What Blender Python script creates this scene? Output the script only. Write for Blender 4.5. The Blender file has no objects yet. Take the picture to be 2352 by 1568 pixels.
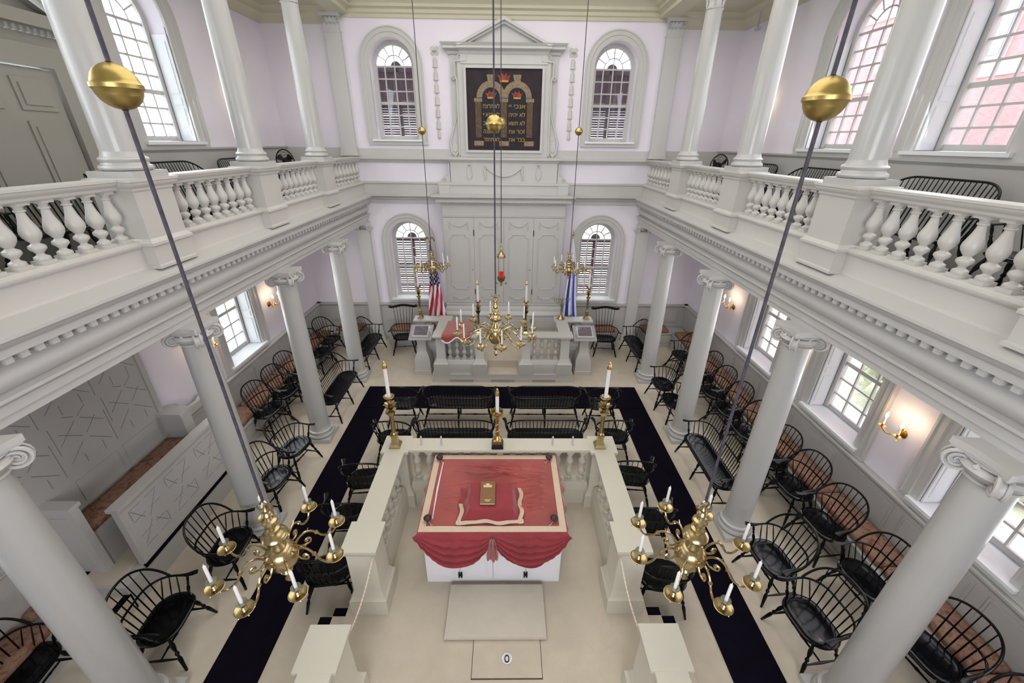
import bpy, math, random
from mathutils import Vector, Matrix
C = bpy.context.scene.collection
random.seed(7)
PI = math.pi
sin, cos = math.sin, math.cos

# ------------------------------------------------------------------ mesh builder
class MB:
    def __init__(s):
        s.v = []; s.f = []; s.m = []
    def add(s, vs, fs, mi=0, M=None):
        n = len(s.v)
        if M is not None: vs = [M @ Vector(p) for p in vs]
        s.v += [tuple(p) for p in vs]
        s.f += [tuple(i + n for i in q) for q in fs]
        s.m += [mi] * len(fs)
        return s
    def box(s, x0, x1, y0, y1, z0, z1, mi=0, M=None, taper=0):
        t = taper
        vs = [(x0, y0, z0), (x1, y0, z0), (x1, y1, z0), (x0, y1, z0), (x0 + t, y0 + t, z1), (x1 - t, y0 + t, z1), (x1 - t, y1 - t, z1), (x0 + t, y1 - t, z1)]
        return s.add(vs, [(3, 2, 1, 0), (4, 5, 6, 7), (0, 1, 5, 4), (1, 2, 6, 5), (2, 3, 7, 6), (3, 0, 4, 7)], mi, M)
    def lathe(s, prof, n=16, M=None, mi=0, sq=None):
        vs = []; fs = []; k = len(prof)
        for r, z in prof:
            for i in range(n):
                a = 2 * PI * i / n
                vs.append((r * cos(a), r * sin(a), z))
        for j in range(k - 1):
            for i in range(n):
                i2 = (i + 1) % n
                fs.append((j * n + i, j * n + i2, (j + 1) * n + i2, (j + 1) * n + i))
        if prof[0][0] > 1e-4: fs.append(tuple(range(n - 1, -1, -1)))
        if prof[-1][0] > 1e-4: fs.append(tuple((k - 1) * n + i for i in range(n)))
        return s.add(vs, fs, mi, M)
    def tube(s, pts, r=0.01, n=8, closed=False, mi=0, M=None, rb=None, up=(0, 0, 1)):
        P = [Vector(p) for p in pts]; k = len(P)
        rs = r if isinstance(r, (list, tuple)) else [r] * k
        rbs = rb if isinstance(rb, (list, tuple)) else ([rb] * k if rb else rs)
        vs = []; fs = []
        T = []
        for i in range(k):
            if closed: t = P[(i + 1) % k] - P[i - 1]
            else: t = P[min(i + 1, k - 1)] - P[max(i - 1, 0)]
            T.append(t.normalized() if t.length > 1e-9 else Vector((0, 0, 1)))
        u = Vector(up)
        if abs(T[0].dot(u)) > .95: u = Vector((1, 0, 0))
        nrm = (u - T[0] * u.dot(T[0])).normalized()
        for i in range(k):
            nrm = (nrm - T[i] * nrm.dot(T[i]))
            nrm = nrm.normalized() if nrm.length > 1e-6 else Vector((1, 0, 0))
            b = T[i].cross(nrm)
            for j in range(n):
                a = 2 * PI * j / n
                vs.append(P[i] + nrm * (rbs[i] * cos(a)) + b * (rs[i] * sin(a)))
        for i in range(k if closed else k - 1):
            i2 = (i + 1) % k
            for j in range(n):
                j2 = (j + 1) % n
                fs.append((i * n + j, i * n + j2, i2 * n + j2, i2 * n + j))
        if not closed:
            fs.append(tuple(range(n - 1, -1, -1))); fs.append(tuple((k - 1) * n + j for j in range(n)))
        return s.add(vs, fs, mi, M)
    def prism(s, poly, h, M=None, mi=0, z0=0):
        k = len(poly)
        vs = [(a, b, z0) for a, b in poly] + [(a, b, z0 + h) for a, b in poly]
        fs = [tuple(range(k - 1, -1, -1)), tuple(range(k, 2 * k))] + [(i, (i + 1) % k, k + (i + 1) % k, k + i) for i in range(k)]
        return s.add(vs, fs, mi, M)
    def rings(s, rings, mi=0, M=None, cap0=True, cap1=True):
        n = len(rings[0]); vs = [p for r in rings for p in r]; fs = []
        for j in range(len(rings) - 1):
            for i in range(n):
                i2 = (i + 1) % n
                fs.append((j * n + i, j * n + i2, (j + 1) * n + i2, (j + 1) * n + i))
        if cap0: fs.append(tuple(range(n - 1, -1, -1)))
        if cap1: fs.append(tuple((len(rings) - 1) * n + i for i in range(n)))
        return s.add(vs, fs, mi, M)
    def grid(s, fn, nu, nv, mi=0, M=None):
        vs = [fn(i / nu, j / nv) for j in range(nv + 1) for i in range(nu + 1)]
        fs = [(j * (nu + 1) + i, j * (nu + 1) + i + 1, (j + 1) * (nu + 1) + i + 1, (j + 1) * (nu + 1) + i) for j in range(nv) for i in range(nu)]
        return s.add(vs, fs, mi, M)

def T(x, y, z): return Matrix.Translation((x, y, z))
def RZ(a): return Matrix.Rotation(a, 4, 'Z')
def RX(a): return Matrix.Rotation(a, 4, 'X')
def RY(a): return Matrix.Rotation(a, 4, 'Y')
def SC(x, y, z): return Matrix.Diagonal((x, y, z, 1))
def basis(ox, X, Y, Z):          # local axes -> world vectors at origin ox
    X, Y, Z = Vector(X), Vector(Y), Vector(Z)
    return Matrix(((X.x, Y.x, Z.x, ox[0]), (X.y, Y.y, Z.y, ox[1]), (X.z, Y.z, Z.z, ox[2]), (0, 0, 0, 1)))
def along_y(sx, y0, x0=0): return basis((x0, y0, 0), (sx, 0, 0), (0, 0, 1), (0, 1, 0))   # profile (x,z) swept along +y
def along_x(x0, y0=0, sy=1): return basis((x0, y0, 0), (0, sy, 0), (0, 0, 1), (1, 0, 0))  # profile (y,z) swept along +x

def aim(p0, p1):                 # matrix taking local z (0..1) onto the segment
    p0, p1 = Vector(p0), Vector(p1); d = p1 - p0
    q = d.to_track_quat('Z', 'Y').to_matrix().to_4x4()
    return Matrix.Translation(p0) @ q @ SC(1, 1, d.length)

# ------------------------------------------------------------------ materials
def lin(h):
    h = h.lstrip('#'); o = []
    for i in (0, 2, 4):
        c = int(h[i:i + 2], 16) / 255
        o.append(c / 12.92 if c <= .04045 else ((c + .055) / 1.055) ** 2.4)
    return (*o, 1)
def mat(name, col, rough=.5, metal=0, var=0, vscale=3, bump=0, bscale=60, coat=0, spec=.5, emit=None, estr=0, stretch=None, sheen=0):
    m = bpy.data.materials.new(name); m.use_nodes = True
    nt = m.node_tree; b = nt.nodes['Principled BSDF']; L = nt.links
    c = lin(col)
    b.inputs['Base Color'].default_value = c; b.inputs['Roughness'].default_value = rough; b.inputs['Metallic'].default_value = metal
    b.inputs['Coat Weight'].default_value = coat; b.inputs['Specular IOR Level'].default_value = spec
    if sheen: b.inputs['Sheen Weight'].default_value = sheen
    if emit: b.inputs['Emission Color'].default_value = lin(emit); b.inputs['Emission Strength'].default_value = estr
    if var or bump:
        tc = nt.nodes.new('ShaderNodeTexCoord'); mp = nt.nodes.new('ShaderNodeMapping')
        L.new(tc.outputs['Object'], mp.inputs['Vector'])
        if stretch: mp.inputs['Scale'].default_value = stretch
    if var:
        n = nt.nodes.new('ShaderNodeTexNoise'); n.inputs['Scale'].default_value = vscale; n.inputs['Detail'].default_value = 4
        L.new(mp.outputs[0], n.inputs['Vector'])
        r = nt.nodes.new('ShaderNodeValToRGB')
        r.color_ramp.elements[0].position = .3; r.color_ramp.elements[1].position = .7
        r.color_ramp.elements[0].color = (*[x * (1 - var) for x in c[:3]], 1)
        r.color_ramp.elements[1].color = (*[min(1, x * (1 + var)) for x in c[:3]], 1)
        L.new(n.outputs['Fac'], r.inputs[0]); L.new(r.outputs[0], b.inputs['Base Color'])
    if bump:
        n2 = nt.nodes.new('ShaderNodeTexNoise'); n2.inputs['Scale'].default_value = bscale; n2.inputs['Detail'].default_value = 3
        L.new(mp.outputs[0], n2.inputs['Vector'])
        bp = nt.nodes.new('ShaderNodeBump'); bp.inputs['Strength'].default_value = bump; bp.inputs['Distance'].default_value = .01
        L.new(n2.outputs['Fac'], bp.inputs['Height']); L.new(bp.outputs[0], b.inputs['Normal'])
    return m
M_ = {}
M_['plaster'] = mat('plaster', '#ebe5ee', .9, var=.02, vscale=1.5, bump=.05, bscale=40)
M_['ceil'] = mat('ceiling_paint', '#ccc7b0', .9, var=.02)
M_['trim'] = mat('trim_paint', '#c6c4c1', .42, var=.02, vscale=2, bump=.02, bscale=25)
M_['trimw'] = mat('rail_paint', '#c5c2bc', .35, var=.015, vscale=2)
M_['colp'] = mat('column_paint', '#b9b8b5', .28, var=.015, vscale=2, coat=.2)
M_['bim'] = mat('cream_paint', '#d2cdbd', .4, var=.015)
M_['door'] = mat('dim_door_paint', '#97958c', .5)  # dimness of the left gallery is put into this darker door colour
M_['dado'] = mat('dado_paint', '#b6b4b0', .5, var=.03, vscale=2)
M_['shut'] = mat('shutter_paint', '#e9ecee', .45)
M_['carpet'] = mat('beige_carpet', '#ccc1af', 1, var=.05, vscale=5, bump=.35, bscale=260, spec=.1)
M_['mat'] = mat('pale_mat', '#cfc6b8', 1, var=.03, vscale=8, bump=.4, bscale=300, spec=.1)
M_['black'] = mat('black_carpet', '#120e1a', 1, var=.15, vscale=6, bump=.3, bscale=250, spec=.05)
M_['lacq'] = mat('black_lacquer', '#050507', .28, coat=.06, spec=.25)
M_['seat'] = mat('black_seat', '#050508', .14, coat=.08, spec=.22)
M_['brass'] = mat('brass', '#bba87c', .25, 1, var=.12, vscale=7, bump=.03, bscale=30)
M_['brassd'] = mat('old_brass', '#a3926a', .3, 1, var=.15, vscale=8)
M_['gold'] = mat('gilt', '#bba567', .36, 1, var=.08, vscale=9, bump=.12, bscale=18)
M_['bronze'] = mat('sconce_brass', '#c48a34', .22, 1)
M_['candle'] = mat('candle_wax', '#f6f3f0', .35)
M_['tip'] = mat('brass_tip', '#d8b878', .25, 1)
M_['rod'] = mat('dark_rod', '#423d48', .6, var=.35, vscale=25, bump=.4, bscale=90)
M_['velvet'] = mat('red_velvet', '#a2463f', .85, var=.22, vscale=3, bump=.25, bscale=140, sheen=.6)
M_['velvetd'] = mat('red_velvet_deep', '#94333a', .85, var=.12, vscale=5, bump=.2, bscale=140, sheen=.25)
M_['braid'] = mat('cream_braid', '#e6dac6', .8, var=.08, vscale=60)
M_['braidd'] = mat('ochre_braid', '#c3a582', .8)
M_['knob'] = mat('dark_wood_knob', '#35221f', .45, bump=.5, bscale=60)
M_['white'] = mat('white_paint', '#eceaf0', .4)
M_['cord'] = mat('rope_cream', '#e3d3c4', .9, var=.2, vscale=120)
M_['book'] = mat('brown_cover', '#7d5226', .45, var=.05)
M_['paper'] = mat('paper', '#f1ece0', .8)
M_['goldp'] = mat('gold_print', '#f0dc9c', .5)
M_['iron'] = mat('black_iron', '#141216', .4)
M_['groove'] = mat('groove_shadow', '#85848a', .7)
M_['vent'] = mat('vent_grey', '#9c9ca6', .6)
M_['fan'] = mat('fan_black', '#0c0b0e', .5)
M_['louver'] = mat('brown_louver', '#5d4450', .6, var=.06)
M_['brick'] = None
M_['flagb'] = mat('flag_blue', '#23265f', .8); M_['flagr'] = mat('flag_red', '#c0283a', .8); M_['flagw'] = mat('flag_white', '#f0eef4', .8); M_['isb'] = mat('bright_blue', '#2f55d0', .8)
M_['redglass'] = mat('red_glass', '#b3101c', .1, coat=1, emit='#d01020', estr=.6)
M_['cloth_dark'] = mat('painted_dark_cloth', '#2d2229', .8, var=.35, vscale=4)
M_['slate'] = mat('painted_slate', '#20242f', .8, var=.2)
M_['stone'] = mat('painted_stone', '#8b7a62', .8, var=.25, vscale=20)
M_['stoned'] = mat('painted_shadow_stone', '#5e4c3a', .8, var=.35, vscale=25)
M_['ochre'] = mat('gold_lettering', '#c2913c', .6)
M_['crown'] = mat('painted_crown_red', '#8a3b26', .7, var=.5, vscale=20)
M_['bulb'] = mat('lit_bulb', '#fff2dd', .3, emit='#ffe7c2', estr=18)
M_['cam'] = mat('grey_plastic', '#b9b7c2', .4)
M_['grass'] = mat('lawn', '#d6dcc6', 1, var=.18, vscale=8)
M_['redcard'] = mat('red_card', '#c01f22', .5); M_['yellow'] = mat('yellow_card', '#e8c93e', .5)
M_['dome'] = mat('dark_dome', '#46434c', .4)
M_['picture'] = mat('sepia_page', '#6d5a66', .5, var=.5, vscale=14)
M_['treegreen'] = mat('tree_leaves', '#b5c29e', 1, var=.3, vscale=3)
M_['stonew'] = mat('pale_stone', '#d9d4cf', .9)

def glass(name, tint=(1, 1, 1, 1), gl=.08, rough=.02):
    m = bpy.data.materials.new(name); m.use_nodes = True; nt = m.node_tree
    for n in list(nt.nodes): nt.nodes.remove(n)
    o = nt.nodes.new('ShaderNodeOutputMaterial'); t = nt.nodes.new('ShaderNodeBsdfTransparent'); g = nt.nodes.new('ShaderNodeBsdfGlossy'); x = nt.nodes.new('ShaderNodeMixShader')
    t.inputs[0].default_value = tint; g.inputs['Roughness'].default_value = rough; x.inputs[0].default_value = gl
    nt.links.new(t.outputs[0], x.inputs[1]); nt.links.new(g.outputs[0], x.inputs[2]); nt.links.new(x.outputs[0], o.inputs[0])
    return m
M_['glass'] = glass('window_glass', (.97, .97, 1, 1))
M_['acryl'] = glass('clear_acrylic', (.93, .94, .97, 1), .14, .05)
M_['greenglass'] = glass('green_glass_bobeche', (.5, .62, .52, 1), .35, .1)

def brick_mat():
    m = bpy.data.materials.new('pink_brick'); m.use_nodes = True; nt = m.node_tree; b = nt.nodes['Principled BSDF']
    tc = nt.nodes.new('ShaderNodeTexCoord'); mp = nt.nodes.new('ShaderNodeMapping'); br = nt.nodes.new('ShaderNodeTexBrick')
    mp.inputs['Rotation'].default_value = (0, PI / 2, PI / 2)
    br.inputs['Color1'].default_value = lin('#cc9393'); br.inputs['Color2'].default_value = lin('#c28686'); br.inputs['Mortar'].default_value = lin('#cda5a3')
    br.inputs['Scale'].default_value = 6; br.inputs['Mortar Size'].default_value = .012
    nt.links.new(tc.outputs['Object'], mp.inputs[0]); nt.links.new(mp.outputs[0], br.inputs['Vector']); nt.links.new(br.outputs[0], b.inputs['Base Color'])
    b.inputs['Roughness'].default_value = .9
    return m
M_['brick'] = brick_mat()
def cushion_mat():
    m = bpy.data.materials.new('floral_brocade'); m.use_nodes = True; nt = m.node_tree; b = nt.nodes['Principled BSDF']; L = nt.links
    tc = nt.nodes.new('ShaderNodeTexCoord'); n = nt.nodes.new('ShaderNodeTexNoise'); n.inputs['Scale'].default_value = 9; n.inputs['Detail'].default_value = 6; n.inputs['Distortion'].default_value = 2.2
    L.new(tc.outputs['Object'], n.inputs['Vector'])
    r = nt.nodes.new('ShaderNodeValToRGB'); e = r.color_ramp.elements
    e[0].position = .35; e[0].color = lin('#6b4a3e'); e[1].position = .5; e[1].color = lin('#94684f')
    for p, c in ((.56, '#7d7263'), (.62, '#a07060'), (.72, '#86503f')):
        x = e.new(p); x.color = lin(c)
    L.new(n.outputs['Fac'], r.inputs[0]); L.new(r.outputs[0], b.inputs['Base Color']); b.inputs['Roughness'].default_value = .8
    return m
M_['cushion'] = cushion_mat()

# ------------------------------------------------------------------ objects
def ob(name, mb, m, parent=None, smooth=True, ang=38, loc=None):
    me = bpy.data.meshes.new(name); me.from_pydata(mb.v, [], mb.f)
    ms = m if isinstance(m, (list, tuple)) else [m]
    for x in ms: me.materials.append(M_[x] if isinstance(x, str) else x)
    if len(ms) > 1: me.polygons.foreach_set('material_index', mb.m)
    if smooth:
        me.polygons.foreach_set('use_smooth', [True] * len(me.polygons)); me.set_sharp_from_angle(angle=math.radians(ang))
    me.update()
    o = bpy.data.objects.new(name, me); C.objects.link(o)
    if parent: o.parent = parent
    if loc: o.location = loc
    return o
def tag(o, label, cat, group=None, kind=None):
    o['label'] = label; o['category'] = cat
    if group: o['group'] = group
    if kind: o['kind'] = kind
    return o
def thing(name, label, cat, loc=(0, 0, 0), rz=0, group=None):
    o = bpy.data.objects.new(name, None); C.objects.link(o); o.location = loc; o.rotation_euler = (0, 0, rz); o.empty_display_size = .1
    return tag(o, label, cat, group)
def struct(name, mb, m, parent=None, label=None, smooth=True):
    o = ob(name, mb, m, parent, smooth)
    if not parent:
        o['kind'] = 'structure'; o['category'] = name.split('_')[0]; o['label'] = label or name
    return o
def sroot(name, label):
    o = bpy.data.objects.new(name, None); C.objects.link(o); o['kind'] = 'structure'; o['label'] = label; o['category'] = name.split('_')[0]; return o
KIDS = {}
def kids(r): return [o for o in C.objects if o.parent == r]
def dup(root, loc, rz, label, group=None):
    if root.name not in KIDS: KIDS[root.name] = [(k, kids(k)) for k in kids(root)]
    r = root.copy(); C.objects.link(r); r.location = loc; r.rotation_euler = (0, 0, rz); r['label'] = label
    if group: r['group'] = group
    for k, gs in KIDS[root.name]:
        c = k.copy(); C.objects.link(c); c.parent = r
        for g in gs:
            d = g.copy(); C.objects.link(d); d.parent = c
    return r

def rrect(a, b, r, z, n=7, oy=0):
    p = []
    for cx, cy, a0 in ((a - r, b - r, 0), (-a + r, b - r, PI / 2), (-a + r, -b + r, PI), (a - r, -b + r, 1.5 * PI)):
        for k in range(n):
            t = a0 + PI / 2 * k / (n - 1); p.append((cx + r * cos(t), cy + r * sin(t) + oy, z))
    return p
# ------------------------------------------------------------------ room shell
WX, WY, RY0, TOPZ = 5.05, 10.5, -3.4, 8.0
COLY = [2.05, 4.13, 6.2, 8.3]
def arc(uc, zc, r, n=14, a0=PI, a1=0): return [(uc + r * cos(a0 + (a1 - a0) * i / n), zc + r * sin(a0 + (a1 - a0) * i / n)) for i in range(n + 1)]
def wall_pieces(mb, M, u0, u1, z0, z1, ops, th=.34):
    """ops: (uc, half, zsill, zspring, arch) sorted by uc"""
    rows = ops; us = sorted(set([o[0] for o in ops])); cur = u0
    for uc in us:
        col = sorted([o for o in rows if o[0] == uc], key=lambda o: o[2]); h = col[0][1]
        mb.prism([(cur, z0), (uc - h, z0), (uc - h, z1), (cur, z1)], th, M)
        zb = z0
        for i, (c, hh, zs, zp, ar) in enumerate(col):
            mb.prism([(uc - h, zb), (uc + h, zb), (uc + h, zs), (uc - h, zs)], th, M)
            zt = col[i + 1][2] if i + 1 < len(col) else z1
            zm = (zp + (h if ar else 0)) + .12
            zm = min(zm, zt)
            if ar: mb.prism([(uc - h, zp)] + arc(uc, zp, h)[1:-1] + [(uc + h, zp), (uc + h, zm), (uc - h, zm)], th, M)
            else: mb.prism([(uc - h, zp), (uc + h, zp), (uc + h, zm), (uc - h, zm)], th, M)
            zb = zm
        mb.prism([(uc - h, zb), (uc + h, zb), (uc + h, z1), (uc - h, z1)], th, M)
        cur = uc + h
    mb.prism([(cur, z0), (u1, z0), (u1, z1), (cur, z1)], th, M)
MR = basis((WX, 0, 0), (0, 1, 0), (0, 0, 1), (1, 0, 0))      # (u,z,depth) -> right wall
ML = basis((-WX, 0, 0), (0, 1, 0), (0, 0, 1), (-1, 0, 0))
MK = basis((0, WY, 0), (1, 0, 0), (0, 0, 1), (0, 1, 0))
LOWR = [(7.12, .5, 1.17, 2.85, 0), (5.05, .5, 1.17, 2.85, 0), (3.03, .5, 1.17, 2.85, 0), (.98, .5, 1.17, 2.85, 0)]
UPR = [(6.98, .53, 4.95, 6.5, 1), (4.95, .53, 4.95, 6.5, 1), (2.9, .53, 4.95, 6.5, 1), (.85, .53, 4.95, 6.5, 1)]
LOWL = [(7.25, .5, 1.17, 2.85, 0), (.98, .5, 1.17, 2.85, 0)]
UPL = [(7.06, .53, 4.95, 6.5, 1), (2.9, .53, 4.95, 6.5, 1), (.85, .53, 4.95, 6.5, 1)]
def split_wall(name, M, lo, up, label):
    mb = MB(); wall_pieces(mb, M, RY0, WY + .3, -.05, 3.6, sorted(lo)); wall_pieces(mb, M, RY0, WY + .3, 3.6, TOPZ, sorted(up)); struct(name, mb, 'plaster', label=label)
split_wall('wall_right', MR, LOWR, UPR, 'pale lilac plaster wall on the right with windows')
split_wall('wall_left', ML, LOWL, UPL, 'pale lilac plaster wall on the left with windows')
mb = MB(); BW = [(sx * 2.42, .47, z, s, 1) for sx in (-1, 1) for z, s in ((1.2, 2.74), (5.03, 6.48))]
wall_pieces(mb, MK, -WX, WX, -.05, TOPZ, BW); struct('wall_back', mb, 'plaster', label='white plaster end wall around the ark')
struct('wall_rear', MB().box(-WX, WX, RY0 - .2, RY0, -.05, TOPZ), 'plaster', label='plaster wall at the near end of the hall')
struct('floor', MB().box(-WX, WX, RY0, WY, -.08, 0), 'carpet', label='beige fitted carpet covering the hall floor')
# ceilings
struct('ceiling', MB().box(-WX - .3, WX + .3, RY0, WY + .3, TOPZ, TOPZ + .1), 'ceil', label='plain hall ceiling')
for i, s in enumerate((-1, 1)):
    side = 'left' if s < 0 else 'right'
    A = along_y(s, RY0)
    L = WY - RY0
    # gallery deck, lower entablature with dentils
    prof = [(3.33, 3.885), (3.17, 3.825), (3.17, 3.80), (3.185, 3.79), (3.2, 3.77), (3.215, 3.745), (3.235, 3.735), (3.235, 3.68), (3.30, 3.675), (3.335, 3.665), (3.34, 3.625), (3.36, 3.6)]
    prof += [(3.385 - .06 * sin(PI * k / 8), 3.6 - .19 * k / 8) for k in range(9)]
    prof += [(3.30, 3.405), (3.30, 3.38), (3.335, 3.35), (3.345, 3.345), (3.345, 3.275), (3.37, 3.268), (3.37, 3.2), (3.62, 3.2), (3.62, 3.44), (WX, 3.44), (WX, 3.7), (3.5, 3.7), (3.5, 3.885)]
    mb = MB().prism(prof, L, A)
    y = RY0 + .05
    while y < WY - .05:
        a, b = sorted((s * 3.262, s * 3.335)); mb.box(a, b, y, y + .05, 3.625, 3.672); y += .105
    struct('trim_%d' % (1 + i), mb, 'trim', label='grey gallery entablature with dentil course on the %s' % side)
    # upper entablature over the columns + aisle ceiling cornice
    up = [(3.2, 7.33), (3.56, 7.33), (3.56, TOPZ), (3.02, TOPZ), (3.02, 7.62), (3.06, 7.6), (3.06, 7.52), (3.12, 7.49), (3.12, 7.44), (3.17, 7.42), (3.2, 7.4)]
    struct('trim_%d' % (3 + i), MB().prism(up, L, A), 'ceil', label='upper entablature above the %s gallery columns' % side)
    ac = [(WX, 7.16), (WX - .05, 7.16), (WX - .06, 7.22), (WX - .14, 7.3), (WX - .14, 7.36), (WX - .2, 7.42), (3.56, 7.42), (3.56, 7.5), (WX, 7.5)]
    struct('trim_%d' % (5 + i), MB().prism(ac, L, A), 'ceil', label='%s aisle ceiling and cornice' % side)
    # dado of the aisle below, dado of gallery above
    mb = MB(); lo = 4.99
    ystart = 5.1 if s < 0 else RY0
    def pan(mb, y0, y1, z0, z1, x=lo):       # raised-and-fielded panel
        a, b = sorted((s * x, s * (x - .012)))
        mb.box(a, b, y0, y1, z0, z1)
        a, b = sorted((s * (x - .012), s * (x - .02)))
        mb.box(a, b, y0 + .035, y1 - .035, z0 + .035, z1 - .035)
    a, b = sorted((s * lo, s * WX)); mb.box(a, b, RY0, WY, 0, 1.0)
    mb.prism([(WX, .98), (lo - .01, .98), (lo - .02, 1.0), (lo - .03, 1.02), (lo - .05, 1.035), (lo - .05, 1.065), (WX, 1.065)], L, A)
    y = ystart + .08
    while y + .9 < WY:
        pan(mb, y, y + .86, .56, .93); y += 1.0
    struct('baseboard_%s' % side, mb, 'dado', label='grey panelled dado of the %s aisle' % side)
    mb = MB(); a, b = sorted((s * (WX - .035), s * WX)); mb.box(a, b, RY0, WY, 3.7, 4.83)
    mb.prism([(WX, 4.82), (WX - .045, 4.82), (WX - .06, 4.84), (WX - .075, 4.85), (WX - .075, 4.875), (WX, 4.875)], L, A)
    struct('trim_%d' % (7 + i), mb, 'dado', label='grey dado of the %s gallery wall' % side)
# back wall trims: dado, string entablature, gallery-level bands, ceiling cornice
mb = MB().box(-WX, WX, WY - .06, WY, 0, 1.0)
mb.prism([(0, .98), (-.07, .98), (-.09, 1.02), (-.11, 1.035), (-.11, 1.065), (0, 1.065)], 2 * WX, along_x(-WX, WY))
for x0, x1 in ((-4.8, -3.75), (-3.2, -2.5), (-2.4, -1.8), (1.8, 2.4), (2.5, 3.2), (3.75, 4.8)):
    mb.box(x0, x1, WY - .075, WY - .06, .56, .93).box(x0 + .04, x1 - .04, WY - .085, WY - .075, .6, .89)
struct('baseboard_back', mb, 'dado', label='grey panelled dado of the end wall')
mb = MB().prism([(0, 3.65), (-.03, 3.65), (-.03, 3.72), (-.05, 3.74), (-.05, 3.78), (-.12, 3.8), (-.16, 3.82), (-.16, 3.85), (-.05, 3.88), (-.05, 4.08), (-.07, 4.1), (-.07, 4.13), (0, 4.14)], 2 * 3.45, along_x(-3.45, WY))
struct('trim_9', mb, 'trim', label='grey string cornice across the end wall below the upper windows')
mb = MB().prism([(0, 4.56), (-.03, 4.56), (-.05, 4.6), (-.1, 4.63), (-.1, 4.67), (-.04, 4.69), (-.04, 4.85), (0, 4.85)], 2 * 3.5, along_x(-3.5, WY))
for sx in (-1, 1): mb.box(*sorted((sx * 3.5, sx * WX)), WY - .03, WY, 3.7, 4.86)
struct('trim_10', mb, 'trim', label='grey sill band across the end wall at gallery rail height')
mb = MB().prism([(0, 7.28), (-.03, 7.28), (-.03, 7.34), (-.06, 7.36), (-.06, 7.42), (-.12, 7.45), (-.12, 7.5), (-.2, 7.58), (-.3, 7.62), (-.3, TOPZ), (0, TOPZ)], 2 * 3.3, along_x(-3.3, WY))
struct('trim_11', mb, 'ceil', label='olive grey ceiling cornice along the end wall')
mb = MB()
for sx in (-1, 1): mb.prism([(0, 7.16), (-.06, 7.22), (-.14, 7.3), (-.14, 7.36), (-.2, 7.42), (0, 7.42)], WX - 3.5, along_x(min(sx * 3.5, sx * WX), WY))
struct('trim_12', mb, 'ceil', label='aisle ceiling cornice on the end wall')

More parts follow.
